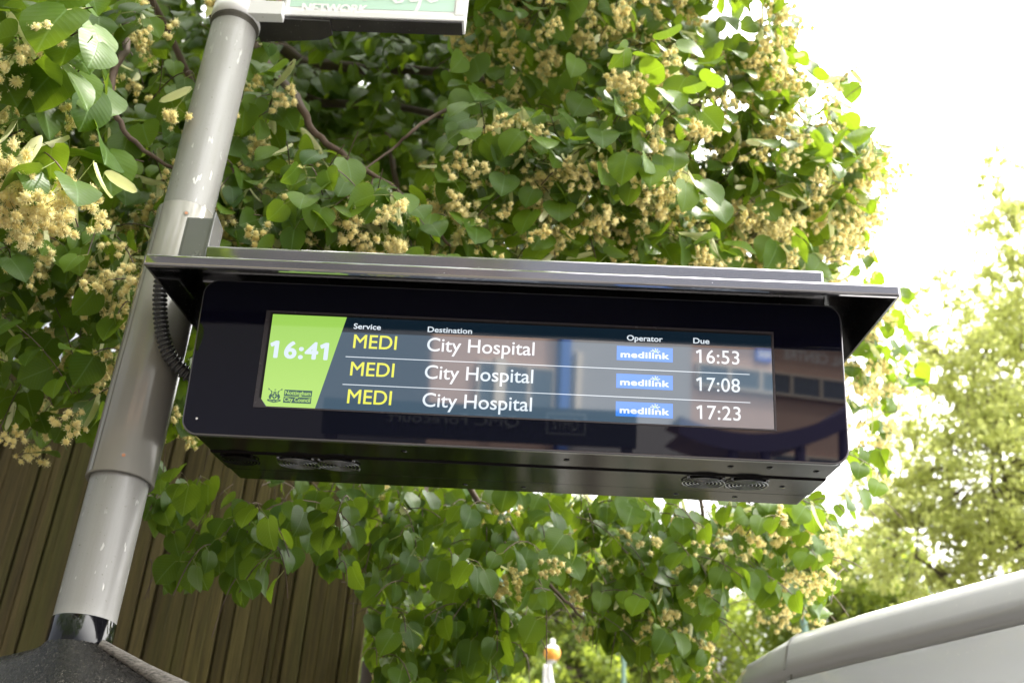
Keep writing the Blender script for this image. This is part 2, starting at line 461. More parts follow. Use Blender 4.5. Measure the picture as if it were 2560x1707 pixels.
put_text('clock_digits', '16:41', -.4560, -.3500, .0010, .0312, SCR['time'], bold=.055, space=1.12)
put_text('heading', 'Service', -.3062, -.2558, .0640, .0103, SCR['white'], bold=.026)
put_text('heading', 'Destination', -.1678, -.0856, .0640, .0103, SCR['white'], bold=.026)
put_text('heading', 'Operator', .2022, .2676, .0645, .0103, SCR['white'], bold=.026)
put_text('heading', 'Due', .3245, .3537, .0645, .0103, SCR['white'], bold=.026)
for i, (zb, due) in enumerate(((.0262, '16:53'), (-.0275, '17:08'), (-.0808, '17:23'))):
    put_text('route_text', 'MEDI', -.3035, -.2235, zb, .0262, SCR['yellow'], bold=.012)
    put_text('destination_text', 'City Hospital', -.1665, .0318, zb + .0004, .0258, SCR['white'], bold=.010)
    put_text('due_text', due, .3290, .4080, zb + .0006, .0254, SCR['white'], bold=.008, space=1.05)
    b = MB(); z1 = zb + .0266; z0 = z1 - .0278
    quad(b, .1836, z0, .2865, z1, -.0038, 0)
    v, f = text_geo('medilink', .1915, .2790, z0 + .0062, .0112, .075, 1.05)
    b.add(lift(v, f, -.0040), f, 1)
    cx, cz = .2545, z0 + .0200
    for k in range(8):
        a = math.pi * k / 4 + (0 if k % 2 == 0 else .12); r0, r1, wd = .0020, (.0078 if k % 4 == 0 else .0066), .00065
        if k in (6,): r1 = .0035
        d = np.array([math.cos(a), math.sin(a) * .75]); n_ = np.array([-d[1], d[0]])
        q = [d * r0 - n_ * wd, d * r1 - n_ * wd, d * r1 + n_ * wd, d * r0 + n_ * wd]
        b.add([(cx + p[0], -.0041, cz + p[1]) for p in q], [(0, 1, 2, 3)], 1)
        if k != 6: b.add([(cx + d[0] * r1 + .0012 * math.cos(t), -.00415, cz + d[1] * r1 + .0010 * math.sin(t)) for t in np.linspace(0, 5.5, 8)], [tuple(range(8))], 1)
    b.add([(cx + .0017 * math.cos(t), -.0042, cz + .0015 * math.sin(t)) for t in np.linspace(0, 5.7, 10)], [tuple(range(10))], 2)
    b.build('operator_logo', [SCR['blue'], SCR['white'], SCR['lime']], scr)
for zl in (.0082, -.0455):
    b = MB(); quad(b, -.3154, zl - .0007, .4262, zl + .0007, -.0039); b.build('divider_line', SCR['white'], scr)
# council name blocks and coat of arms
b = MB()
quad(b, -.4200, -.0728, -.3690, -.0606, -.0040, 0); quad(b, -.4200, -.0855, -.3690, -.0740, -.0040, 0)
for tx, zz in (('Nottingham', -.0699), ('City Council', -.0826)):
    v, f = text_geo(tx, -.4182, -.3712, zz, .0074, .03); b.add(lift(v, f, -.0042), f, 1)
b.build('council_name', [SCR['dark'], SCR['green']], scr)
b = MB(); cx, cz = -.4370, -.0725
def pl(pts, mat=0, y=-.0040):
    b.add([(cx + x * .001, y, cz + z * .001) for x, z in pts], [tuple(range(len(pts)))], mat)
pl([(-4.2, 3), (4.2, 3), (4.2, -2.5), (2.2, -6), (0, -7.4), (-2.2, -6), (-4.2, -2.5)])
pl([(-.7, 2.2), (.7, 2.2), (.7, -5.2), (-.7, -5.2)], 1, -.0042); pl([(-3.2, -.4), (3.2, -.4), (3.2, -1.7), (-3.2, -1.7)], 1, -.0042)
pl([(-2.6, 3.8), (2.6, 3.8), (3.2, 7.6), (1.4, 5.8), (0, 8.6), (-1.4, 5.8), (-3.2, 7.6)])
pl([(-1.4, 9), (-.9, 9), (-.9, 12), (-1.4, 12)]); pl([(-.2, 9), (.3, 9), (.3, 12.6), (-.2, 12.6)]); pl([(.9, 9), (1.4, 9), (1.4, 12), (.9, 12)])
for s in (-1, 1):
    g = lambda L: [(s * x, z) for x, z in (L if s > 0 else L[::-1])]
    pl(g([(5.2, -7), (8.6, -7.5), (10.6, -3), (9.2, 1), (6.6, 4), (6.9, 6.8), (8.6, 7.8), (6, 9), (4.6, 6.4), (5.4, 2.6), (4.8, -1), (6.4, -4)]))
    pl(g([(6.6, 8.6), (7.3, 8.2), (11.6, 11.0), (13.6, 13.4), (12.6, 13.6), (10.6, 11.4)]))
    pl(g([(9.8, 10), (10.4, 10), (11.4, 13.2), (10.9, 13.4)])); pl(g([(10.2, 10.1), (14, 10.6), (14, 11.1), (10.6, 10.8)]))
    pl(g([(3.6, -4.5), (5.4, -3), (4.8, .8), (4.4, .8), (4.4, -2.4)]), 0)
pl([(-12, -7.4), (-6, -8.4), (0, -7.8), (6, -8.4), (12, -7.4), (12.4, -10.6), (6, -12.6), (0, -14), (-6, -12.6), (-12.4, -10.6)])
pl([(-9, -9.4), (-4, -10.4), (-4, -11.2), (-9, -10.2)], 1, -.0042); pl([(9, -9.4), (9, -10.2), (4, -11.2), (4, -10.4)], 1, -.0042); pl([(-2, -10.6), (2, -10.6), (1.6, -12), (-1.6, -12)], 1, -.0042)
b.build('coat_of_arms', [SCR['dark'], SCR['green']], scr)

# canopy: shallow pitched roof with a folded lip
X0, X1, Y0, Y1, ZB, ZT, ZR = -.663, .661, -.1435, .430, -HH * -1 - .0382, -HH * -1 - .0193, .218
YM = (Y0 + Y1) / 2
b = MB(); t = .004
b.add([(X0, Y0, ZT), (X1, Y0, ZT), (X1, YM, ZR), (X0, YM, ZR), (X0, Y1, ZT), (X1, Y1, ZT)], [(0, 1, 2, 3), (3, 2, 5, 4)])
b.add([(X0 + t, Y0 + t, ZT - t), (X1 - t, Y0 + t, ZT - t), (X1 - t, YM, ZR - t), (X0 + t, YM, ZR - t), (X0 + t, Y1 - t, ZT - t), (X1 - t, Y1 - t, ZT - t)], [(3, 2, 1, 0), (4, 5, 2, 3)])
for x in (X0, X0 + t, X1 - t, X1):
    b.add([(x, Y0, ZB), (x, Y0, ZT), (x, YM, ZR), (x, Y1, ZT), (x, Y1, ZB)], [(0, 1, 2, 3, 4)])
b.add([(X0, Y0, ZB), (X0, Y1, ZB), (X0 + t, Y1, ZB), (X0 + t, Y0, ZB)], [(0, 1, 2, 3)])
b.add([(X1, Y0, ZB), (X1, Y1, ZB), (X1 - t, Y1, ZB), (X1 - t, Y0, ZB)], [(0, 1, 2, 3)])
cano = b.build('canopy', M['black_gloss'], sign)
b = MB()
b.box((X0 - .001, Y0 - .003, ZB - .0006), (X1 + .001, Y0 + .012, ZT + .0015))
b.build('canopy_lip', M['canopy_edge'], cano, .0045)
b = MB(); b.box((X0 + .001, Y1 - .01, ZB - .0005), (X1 - .001, Y1 + .003, ZT + .001)); b.build('canopy_lip', M['canopy_edge'], cano, .003)
# support beam over the canopy and the clamp sleeve
b = MB(); b.box((-.640, .088, .185), (.5965, .190, .2650)); b.build('support_beam', M['canopy_edge'], sign, .005)

# sleeve, lug, screws are upright with the pole
inv = SIGN_M.inverted()
def upright(o):
    o.matrix_parent_inverse = Matrix.Identity(4); o.matrix_local = inv @ Matrix.Translation((POLE[0], POLE[1], 0))
    return o
b = MB(); R0 = .0625
prof = [(.0545, 2.343), (R0 - .002, 2.341), (R0, 2.3435), (R0, 2.956), (R0 - .0015, 2.958), (.0545, 2.958)]
b.lathe(prof, n=64)
slv = upright(b.build('clamp_sleeve', M['sleeve'], sign))
b = MB()
for a in (-128, 52):
    aa = math.radians(a); d = Vector((math.cos(aa), math.sin(aa), 0)); n = Vector((-d.y, d.x, 0))
    p = d * (R0 + .0008)
    b.add([p - n * .0045 + Vector((0, 0, 2.345)), p + n * .0045 + Vector((0, 0, 2.345)), p + n * .0045 + Vector((0, 0, 2.955)), p - n * .0045 + Vector((0, 0, 2.955))], [(0, 1, 2, 3)])
upright(b.build('seam_strip', M['pole'], sign))
def screw(ang, z, r=.006):
    a = math.radians(ang); d = Vector((math.cos(a), math.sin(a), 0)); c = d * (R0 + .0005) + Vector((0, 0, z)); n = Vector((-d.y, d.x, 0)); u = Vector((0, 0, 1))
    b = MB()
    for rr, off, mt in ((r, 0, 0), (r * .55, .0012, 1)):
        b.add([c + d * off + (n * math.cos(t) + u * math.sin(t)) * rr for t in np.linspace(0, 2 * math.pi, 14)[:-1]], [tuple(range(13))], mt)
    upright(b.build('screw', [M['sleeve'], M['screw']], sign))
screw(-70, 2.925); screw(-72, 2.372)
b = MB()          # finned lug where the beam meets the sleeve
for k in range(9):
    y = -.060 + k * .0055
    b.box((.026, y, 2.80), (.080, y + .0035, 2.915))
b.box((.030, -.061, 2.795), (.0800, -.008, 2.913)); b.box((.0802, -.064, 2.79), (.0860, 0.0, 2.928))
upright(b.build('lug', M['lug'], sign, .0015))
# corrugated cable conduit
b = MB(); cpts = [Vector(p) for p in ((-.709, .060, .190), (-.7055, .066, .135), (-.698, .072, .090), (-.684, .078, .045), (-.662, .086, .012), (-.630, .10, -.010), (-.585, .12, -.016))]
pts, rad = [], []
for i in range(len(cpts) - 1):
    p0, p1, p2, p3 = cpts[max(i - 1, 0)], cpts[i], cpts[i + 1], cpts[min(i + 2, len(cpts) - 1)]
    for k in range(40):
        t = k / 40
        pts.append(.5 * ((2 * p1) + (p2 - p0) * t + (2 * p0 - 5 * p1 + 4 * p2 - p3) * t * t + (3 * p1 - p0 - 3 * p2 + p3) * t ** 3))
L = 0
for i, p in enumerate(pts):
    if i: L += (p - pts[i - 1]).length
    rad.append(.0125 + .0022 * math.tanh(2.5 * math.sin(2 * math.pi * L / .0092)))
b.tube(pts, rad, 18); b.build('cable_conduit', M['conduit'], sign)

# fan grilles and fixings on the underside
ZU = -HH - .0012
def grille(x, y=.166, r=.042, mat='wire', open_=True):
    b = MB()
    if open_: b.add([(x + r * .98 * math.cos(a), y + r * .98 * math.sin(a), ZU - .0002) for a in np.linspace(0, 2 * math.pi, 33)[:-1]], [tuple(range(31, -1, -1))], 1)
    for rr in (.11, .28, .45, .62, .79, .96):
        q = [(x + r * rr * math.cos(a), y + r * rr * math.sin(a), ZU - .0028) for a in np.linspace(0, 2 * math.pi, 41)]
        b.tube(q, .0014, 6, 0, False)
    for a in (45, 135, 225, 315):
        c, s = math.cos(math.radians(a)), math.sin(math.radians(a))
        b.tube([(x, y, ZU - .0014), (x + c * r * 1.12, y + s * r * 1.12, ZU - .0014)], .0017, 6, 0)
        b.lathe([(0, -.0030), (.0032, -.0026), (.0036, 0)], (x + c * r * 1.12, y + s * r * 1.12, ZU), 10)
    b.build('fan_grille', [M[mat], gapm], sign)
for x in (-.4165, -.338, .366, .4485): grille(x)
grille(-.530, .162, .036, 'black_case', False)
for x, y in ((.399, .055), (.469, .050), (.556, .062), (.10, .062), (-.2, .055), (.33, .295), (.02, .30), (-.1, .30), (.45, .295), (.52, .18)):
    b = MB(); b.lathe([(0, -.0016), (.0045, -.0014), (.0062, 0)], (x, y, -HH + .0016 if y < .11 else -HH + (-.0012 if y < .25 else .0008)), 12); b.build('stud', M['black_gloss'], sign)

# ------------------------------------------------------------------ pole, its grime collar
pole = empty('sign_pole', (*POLE, 0), 'tall round pale grey steel pole carrying the departure board and the flag', 'pole')
b = MB(); b.lathe([(.0537, 0), (.0537, 3.62), (.0520, 3.63), (0, 3.632)], n=48); b.build('shaft', M['pole'], pole)
b = MB(); b.lathe([(.0549, 2.030), (.0549, 2.0795), (.0538, 2.0805)], n=48); b.build('black_band', M['black_band'], pole)

# timetable case hood at the foot of the band
hood = empty('timetable_case', (POLE[0], POLE[1], 0), 'dusty black peaked hood of the notice case wrapped round the pole foot', 'notice case')
top = [(.055 * math.cos(a), .055 * math.sin(a), 2.036) for a in np.linspace(0, 2 * math.pi, 25)[:-1]]
def loc(p): return np.array(p) - np.array([POLE[0], POLE[1], 0])
Lc, Fc, Rr, Bk = loc(aty(-130, 1512, 1.86)), loc(aty(178, 1720, 1.70)), loc(aty(640, 1660, 1.80)), np.array([.05, .30, 1.90])
corner = [(0, Rr), (90, Bk), (180, Lc), (262, Fc), (360, Rr)]
def base_pt(deg):
    for (a0, p0), (a1, p1) in zip(corner, corner[1:]):
        if a0 <= deg <= a1: return p0 + (p1 - p0) * ((deg - a0) / (a1 - a0))
rings = [top]
for k in range(1, 9):
    t = k / 8; e = t ** .85
    rings.append([tuple(np.array(top[i]) * (1 - e) + base_pt(i * 15) * e + np.array([0, 0, -.010 * math.sin(math.pi * t)])) for i in range(24)])
b = MB(); vs = [p for r in rings for p in r]
fs = [(i * 24 + k, i * 24 + (k + 1) % 24, (i + 1) * 24 + (k + 1) % 24, (i + 1) * 24 + k) for i in range(8) for k in range(24)]
b.add(vs, fs, 0, True); b.build('hood', M['hood'], hood)
b = MB()          # raised fibrous seam on the right
pr = [np.array(top[22]) + np.array([.004, -.004, .0])] + [np.array(rings[k][0]) * .55 + np.array(rings[k][22]) * .45 + np.array([0, -.004, .004]) for k in range(2, 9)]
b.tube(pr, [.008, .012, .016, .019, .021, .023, .025, .026], 10); b.build('hood_seam', M['hood_edge'], hood)
b = MB(); vs = [tuple(rings[-1][k]) for k in range(24)] + [(rings[-1][k][0] * .96, rings[-1][k][1] * .96, .95) for k in range(24)]
b.add(vs, [(k, k + 24, (k + 1) % 24 + 24, (k + 1) % 24) for k in range(24)], 0); b.build('case_body', M['black_case'], hood)

# ------------------------------------------------------------------ bus stop flag at the top
FY = POLE[1] - .022
flag = empty('bus_stop_flag', (POLE[0], POLE[1], 3.5), 'white framed pale green bus stop flag sign bracketed to the pole top', 'flag sign')
fl = lambda x, z: (x - POLE[0], z - 3.5)
fx0, fz0 = fl(-.6795, 3.560); fx1, fz1 = fl(-.2235, 4.05); fz0 -= .006
b = MB(); ty = .045; y0 = -.022
ringo, ringi = (fx0, fz0, fx1, fz1), (fx0 + .022, fz0 + .018, fx1 - .026, fz1 - .02)
for a in ((fx0, fz0, fx1, fz0 + .018), (fx0, fz1 - .02, fx1, fz1), (fx0, fz0 + .0182, fx0 + .022, fz1 - .0202), (fx1 - .026, fz0 + .0182, fx1, fz1 - .0202)):
    b.box((a[0], y0, a[1]), (a[2], y0 + ty, a[3]))
b.build('frame', M['white_frame'], flag, .002)
b = MB(); b.box((fx0 + .030, y0 + .003, fz0 - .0050), (fx1 - .006, y0 + ty - .002, fz0 - .0005)); b.build('frame_underside', M['arm_black'], flag)
b = MB(); b.box((fx0 + .0215, y0 + .006, fz0 + .0175), (fx1 - .0255, y0 + .030, fz1 - .0195)); b.build('sign_board', M['flag_white'], flag)
b = MB(); gx0, gx1, gz0 = fx0 + .026, fx1 - .029, fz0 + .034
b.add([(gx0, y0 + .0052, gz0), (gx1, y0 + .0052, gz0), (gx1, y0 + .0052, fz1 - .03), (gx0, y0 + .0052, fz1 - .03)], [(0, 1, 2, 3)]); b.build('green_panel', M['flag_green'], flag)
def fpt(cx_, cy_):     # point of the 3.336x detail picture on the flag's face
    p = aty((500 + cx_ / 3.336) / SC, (cy_ / 3.336) / SC, FY + .005); return p[0] - POLE[0], p[2] - 3.5
a0, a1, a2 = fpt(846, 100), fpt(1388, 116), fpt(846, 32)
v, f = text_geo('NETWORK', a0[0], a1[0], a0[1], a2[1] - a0[1], .07)
b = MB(); b.add(lift(v, f, y0 + .0044, .00002), f); b.build('lettering', M['flag_white'], flag)
b = MB()
def stroke(pts, wd=.0042):
    q = [fpt(*p) for p in pts]; P = [Vector((x, 0, z)) for x, z in q]; L, R = [], []
    for i, p in enumerate(P):
        t = (P[min(i + 1, len(P) - 1)] - P[max(i - 1, 0)]).normalized(); n = Vector((-t.z, 0, t.x)) * wd
        L.append(p + n); R.append(p - n)
    n = len(P); b.add([(p.x, y0 + .0040, p.z) for p in L + R], [(i, i + n, i + n + 1, i + 1) for i in range(n - 1)])
stroke([(1840, -130), (1846, -60), (1840, 0), (1822, 60), (1795, 110), (1762, 145), (1742, 158)])
stroke([(1838, -20), (1800, 12), (1765, 15), (1742, -15), (1740, -70), (1765, -120), (1810, -130), (1840, -110)])
stroke([(1600, -10), (1640, 28), (1680, 20), (1705, -20), (1700, -80), (1660, -120), (1610, -90), (1596, -40), (1605, 0)])
stroke([(1375, 8), (1385, -60), (1400, -110)]); stroke([(1385, -60), (1430, -118), (1462, -90), (1470, 4)]); stroke([(1530, 0), (1540, -60), (1570, -115)])
stroke([(1880, -60), (1895, 0), (1930, 22), (1975, 8), (1992, -50), (1975, -110), (1930, -130), (1890, -100), (1880, -60)])
b.build('script_lettering', M['flag_white'], flag)
b = MB()             # bracket strip with two screws, clamp, dark arm under the joint
b.box((fx0 - .006, y0 - .006, fz0 + .006), (fx0 + .016, y0 - .0005, fz1)); b.box((fx0 - .0062, y0 + .0, fz0 + .004), (fx0 - .0002, y0 + ty + .004, fz1))
b.build('bracket', M['sleeve'], flag, .001)
for z in (.035, .15, .28):
    b = MB()
    c = (fx0 + .005, y0 - .0068, fz0 + z)
    b.add([(c[0] + .0055 * math.cos(t), c[1], c[2] + .0055 * math.sin(t)) for t in np.linspace(0, 6, 12)], [tuple(range(12))]); b.build('screw', M['screw'], flag)
zj = aty(538, 26, POLE[1] - .054)[2] - 3.5
b = MB(); b.lathe([(.0545, zj + .004), (.0590, zj + .004), (.0595, zj + .045), (.0545, zj + .046)], n=40); b.build('pole_clamp', M['white_frame'], flag)
b = MB(); b.lathe([(.0545, zj + .052), (.0590, zj + .052), (.0590, zj + .10), (.0545, zj + .10)], n=40); b.build('pole_clamp', M['white_frame'], flag)
b = MB(); b.box((.030, -.044, zj + .006), (fx0 + .020, -.016, zj + .050)); b.build('clamp_tab', M['white_frame'], flag, .002)
b = MB(); zz = fz0 - .0012
b.add([(x, y, z) for z in (zz - .010, zz) for x, y in ((.040, -.020), (fx0 + .13, -.016), (fx0 + .13, .030), (fx0 + .10, .046), (.050, .060))],
      [(4, 3, 2, 1, 0), (5, 6, 7, 8, 9)] + [(i, (i + 1) % 5, (i + 1) % 5 + 5, i + 5) for i in range(5)])
b.build('arm', M['arm_black'], flag)
b = MB(); b.lathe([(.0541, zj - .014), (.0552, zj - .004), (.0585, zj + .002), (.0546, zj + .0035)], n=40); b.build('grime_ring', M['dirt'], flag)

# ------------------------------------------------------------------ fence
m = Mat('weathered_boards'); m.set(Roughness=.85)
tcx = m.node('ShaderNodeTexCoord'); at_ = m.node('ShaderNodeAttribute', attribute_name='tint')
sp = m.node('ShaderNodeSeparateXYZ'); m.l.new(tcx.outputs['Object'], sp.inputs[0])
gr = m.noise(11, 9, .75, stretch=(7, 7, .30)); blo = m.noise(1.6, 4, .6, stretch=(1, 1, .45))
tn = at_.outputs['Fac']
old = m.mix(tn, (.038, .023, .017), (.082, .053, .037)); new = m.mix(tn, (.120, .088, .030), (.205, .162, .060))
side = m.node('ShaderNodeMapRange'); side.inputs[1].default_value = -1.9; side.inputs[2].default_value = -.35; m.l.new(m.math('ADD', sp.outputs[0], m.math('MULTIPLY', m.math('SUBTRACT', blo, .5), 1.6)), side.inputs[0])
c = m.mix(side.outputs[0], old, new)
c = m.mix(m.math('MULTIPLY', m.ramp(gr, .38, .66), .65), c, (.016, .012, .009))
c = m.mix(m.math('MULTIPLY', m.ramp(m.noise(2.1, 6, .65, stretch=(4, 4, .15)), .52, .66), .5), c, (.10, .105, .026)); m.link(c, 'Base Color'); m.bump(gr, .5, .006)
M['fence'] = m.m
fence = empty('board_fence', (-.565, 3.62, 0), 'tall weathered vertical board fence behind the pole, under the hanging leaves', 'fence')
fd = np.array([-2.9, -.55]); FL = np.linalg.norm(fd); fd = fd / FL; fn = np.array([fd[1], -fd[0]]); fn = fn if fn[1] < 0 else -fn
vs, fs, tint = [], [], []; a = 0.0
while a < 3.3:                    # narrow boards of uneven width, thickness and height, with dark slots between
    wd = random.choice((.026, .030, .034, .040, .050)) * random.uniform(.85, 1.15) * (1 + .8 * a / 3.3); th = random.uniform(.003, .007); tn = min(1, max(0, random.gauss(.5, .28))); lean = random.uniform(-.003, .003)
    prof = [(.0003, -.001), (.0015, th - .003), (.005, th), (wd - .005, th + random.uniform(-.002, .002)), (wd - .0015, th - .003), (wd - .0003, -.001)]
    n0 = len(vs)
    for z in (-.1, .9, 1.8, 2.6, 3.33 + random.uniform(-.02, .02)):
        w_ = random.uniform(-.0006, .0006)
        for (u, o) in prof:
            p = fd * (a + u + lean * z + w_) + fn * (o + .6 * w_); vs.append((p[0], p[1], z)); tint.append(tn)
    k = 6
    fs += [(n0 + r * k + q, n0 + r * k + q + 1, n0 + (r + 1) * k + q + 1, n0 + (r + 1) * k + q) for r in range(4) for q in range(k - 1)]
    a += wd
n0 = len(vs)
for u, z in ((0, -.1), (3.3, -.1), (3.3, 3.3), (0, 3.3)):
    p = fd * u + fn * -.022; vs.append((p[0], p[1], z)); tint.append(.5)
fs.append((n0, n0 + 1, n0 + 2, n0 + 3))
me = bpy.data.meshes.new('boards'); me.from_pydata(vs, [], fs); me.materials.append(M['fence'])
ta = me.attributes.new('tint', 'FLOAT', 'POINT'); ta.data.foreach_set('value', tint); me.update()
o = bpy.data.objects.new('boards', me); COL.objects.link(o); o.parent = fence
b = MB()
for z in (.4, 1.7, 3.0):
    p0, p1 = fn * -.026, fd * 3.3 + fn * -.026; q0, q1 = fn * -.07, fd * 3.3 + fn * -.07
    b.add([(p[0], p[1], zz) for zz in (z, z + .09) for p in (p0, p1, q1, q0)], [(0, 1, 2, 3), (7, 6, 5, 4), (0, 4, 5, 1), (1, 5, 6, 2), (2, 6, 7, 3), (3, 7, 4, 0)])
b.build('rail', M['fence'], fence)
for u in (.10, 1.6, 3.2):
    b = MB(); p = fd * u + fn * -.13; b.box((p[0] - .05, p[1] - .02, -.1), (p[0] + .05, p[1] + .10, 3.40)); b.build('post', M['fence'], fence, .004)

# ------------------------------------------------------------------ foliage machinery
def leaf_template(hi=True):
    if hi:
        T = [0, .05, .14, .26, .40, .55, .70, .83, .93, 1.0]; W = [.10, .36, .48, .54, .54, .50, .41, .265, .10, .0]; U = [-1, -.55, 0, .55, 1]
    else:
        T = [0, .12, .38, .68, 1.0]; W = [.12, .44, .51, .37, .0]; U = [-1, 0, 1]
    v, uv = [], []
    for t, wd in zip(T, W):
        for u in U:
            x = u * wd; y = t - .10 * abs(u) ** 1.5 * max(0, 1 - t / .3)
            z = .16 * abs(x) - .30 * (y - .25) ** 2 * (1 if y > .25 else .3) + .02 * math.sin(9 * y + 3 * u) * abs(u)
            v.append((x, y, z)); uv.append((x, y))
    nu = len(U)
    f = [(i * nu + j, i * nu + j + 1, (i + 1) * nu + j + 1, (i + 1) * nu + j) for i in range(len(T) - 1) for j in range(nu - 1)]
    return np.array(v), np.array(uv), np.array(f)

LEAF_HI, LEAF_LO = leaf_template(True), leaf_template(False)
def quad_leaf():
    v = np.array([(0, 0, 0), (.42, .38, .07), (0, .42, -.02), (-.42, .38, .07), (0, 1, -.12)]); f = np.array([(0, 1, 2, 2), (0, 2, 3, 3), (1, 4, 2, 2), (3, 2, 4, 4)])
    return v, v[:, :2], f
LEAF_Q = (np.array([(0, 0, 0), (.44, .42, .08), (0, 1, -.10), (-.44, .42, .08)]), np.array([(0, 0), (.44, .42), (0, 1), (-.44, .42)]), np.array([(0, 1, 2, 3)]))


def norm(a): return a / np.maximum(np.linalg.norm(a, axis=-1, keepdims=True), 1e-9)


def fast_mesh(name, verts, faces, mats, parent, tint=None, uv=None, smooth=True, fmat=None):
    me = bpy.data.meshes.new(name); nv, nf = len(verts), len(faces); k = faces.shape[1]
    me.vertices.add(nv); me.vertices.foreach_set('co', np.asarray(verts, np.float32).ravel())
    me.loops.add(nf * k); me.loops.foreach_set('vertex_index', np.asarray(faces, np.int32).ravel())
    me.polygons.add(nf); me.polygons.foreach_set('loop_start', np.arange(0, nf * k, k, dtype=np.int32))
    me.polygons.foreach_set('use_smooth', np.full(nf, smooth))
    for m_ in (mats if isinstance(mats, list) else [mats]): me.materials.append(m_)
    if fmat is not None: me.polygons.foreach_set('material_index', np.asarray(fmat, np.int32))
    if tint is not None:
        a = me.attributes.new('tint', 'FLOAT', 'POINT'); a.data.foreach_set('value', np.asarray(tint, np.float32))
    if uv is not None:
        u = me.uv_layers.new(name='UVMap'); u.data.foreach_set('uv', np.asarray(uv, np.float32)[np.asarray(faces).ravel()].ravel())
    me.update(calc_edges=True)
    o = bpy.data.objects.new(name, me); COL.objects.link(o)
    if parent is not None: o.parent = parent
    return o


def place(template, base, axis, normal, size, tint, wid=None):
    V, UV, Fc_ = template
    a = norm(axis); n = norm(normal - (normal * a).sum(1, keepdims=True) * a); s = np.cross(a, n)
    Wd = np.ones(len(base)) if wid is None else wid
    P = base[:, None, :] + size[:, None, None] * (V[None, :, 0, None] * (s * Wd[:, None])[:, None, :] + V[None, :, 1, None] * a[:, None, :] + V[None, :, 2, None] * n[:, None, :])
    N, K = len(base), len(V)
    faces = (Fc_[None] + (np.arange(N) * K)[:, None, None]).reshape(-1, Fc_.shape[1])
    return P.reshape(-1, 3), faces, np.repeat(tint, K), np.tile(UV, (N, 1))


def build_leaves(name, L, template, mat, parent, origin):
    base, axis, nrm, size, tint = (np.array([l[i] for l in L]) for i in range(5))
    wid = RNG.uniform(.86, 1.08, len(base))
    P, Fs, T, UV = place(template, base, axis, nrm, size, tint, wid)
    return fast_mesh(name, P - np.array(origin), Fs, mat, parent, T, UV)


def in_poly(P, poly):
    x, y = P[:, 0], P[:, 1]; c = np.zeros(len(P), bool); n = len(poly)
    for i in range(n):
        (x0, y0), (x1, y1) = poly[i], poly[i - 1]
        k = ((y0 > y) != (y1 > y)) & (x < (x1 - x0) * (y - y0) / ((y1 - y0) or 1e-9) + x0)
        c ^= k
    return c


def thin_tubes(segs, r0):
    """segs: (N, 2, 3) -> three-sided tubes"""
    segs = np.asarray(segs); N = len(segs); t = norm(segs[:, 1] - segs[:, 0])
    u = norm(np.cross(t, np.where(np.abs(t[:, 2:3]) < .9, [[0, 0, 1.]], [[1., 0, 0]]))); w_ = np.cross(t, u)
    r = np.broadcast_to(np.asarray(r0, float), (N,))
    V = []
    for e, kf in ((0, 1.0), (1, .75)):
        for k in range(3):
            a = 2 * math.pi * k / 3; V.append(segs[:, e] + (u * math.cos(a) + w_ * math.sin(a)) * (r * kf)[:, None])
    V = np.stack(V, 1).reshape(-1, 3)
    f = np.array([(0, 1, 4, 3), (1, 2, 5, 4), (2, 0, 3, 5)])
    return V, (f[None] + (np.arange(N) * 6)[:, None, None]).reshape(-1, 4)


# blossom cluster templates: pompom flowers on thin stalks under a strap-shaped bract
def pompom(r, spikes, rs):
    t = (1 + 5 ** .5) / 2
    ico = norm(np.array([(-1, t, 0), (1, t, 0), (-1, -t, 0), (1, -t, 0), (0, -1, t), (0, 1, t), (0, -1, -t), (0, 1, -t), (t, 0, -1), (t, 0, 1), (-t, 0, -1), (-t, 0, 1)], float))
    fi = [(0, 11, 5), (0, 5, 1), (0, 1, 7), (0, 7, 10), (0, 10, 11), (1, 5, 9), (5, 11, 4), (11, 10, 2), (10, 7, 6), (7, 1, 8), (3, 9, 4), (3, 4, 2), (3, 2, 6), (3, 6, 8), (3, 8, 9), (4, 9, 5), (2, 4, 11), (6, 2, 10), (8, 6, 7), (9, 8, 1)]
    P_ = [tuple(q) for q in ico]; mid = {}; f2 = []
    def mp_(a, b):
        k_ = (min(a, b), max(a, b))
        if k_ not in mid: mid[k_] = len(P_); P_.append(tuple(norm((np.array(P_[a]) + np.array(P_[b]))[None])[0]))
        return mid[k_]
    for a, b, c in fi:
        x, y, z = mp_(a, b), mp_(b, c), mp_(c, a); f2 += [(a, x, z), (x, b, y), (z, y, c), (x, y, z)]
    n0 = len(P_); v = list(np.array(P_) * r * .60 * rs.uniform(.86, 1.12, (n0, 1))); f = f2; T = list(rs.uniform(.0, .75, n0))
    d = norm(rs.normal(size=(spikes, 3)))
    for q in d:
        s = norm(np.cross(q, rs.normal(size=3))) * r * .06; k = len(v); L = r * rs.uniform(.75, 1.12)
        v += [q * r * .3 - s * .7, q * r * .3 + s * .7, q * L + s, q * L - s]; f += [(k, k + 1, k + 2), (k, k + 2, k + 3)]; T += [.2, .2, 1, 1]
    return np.array(v), np.array(f), np.array(T)


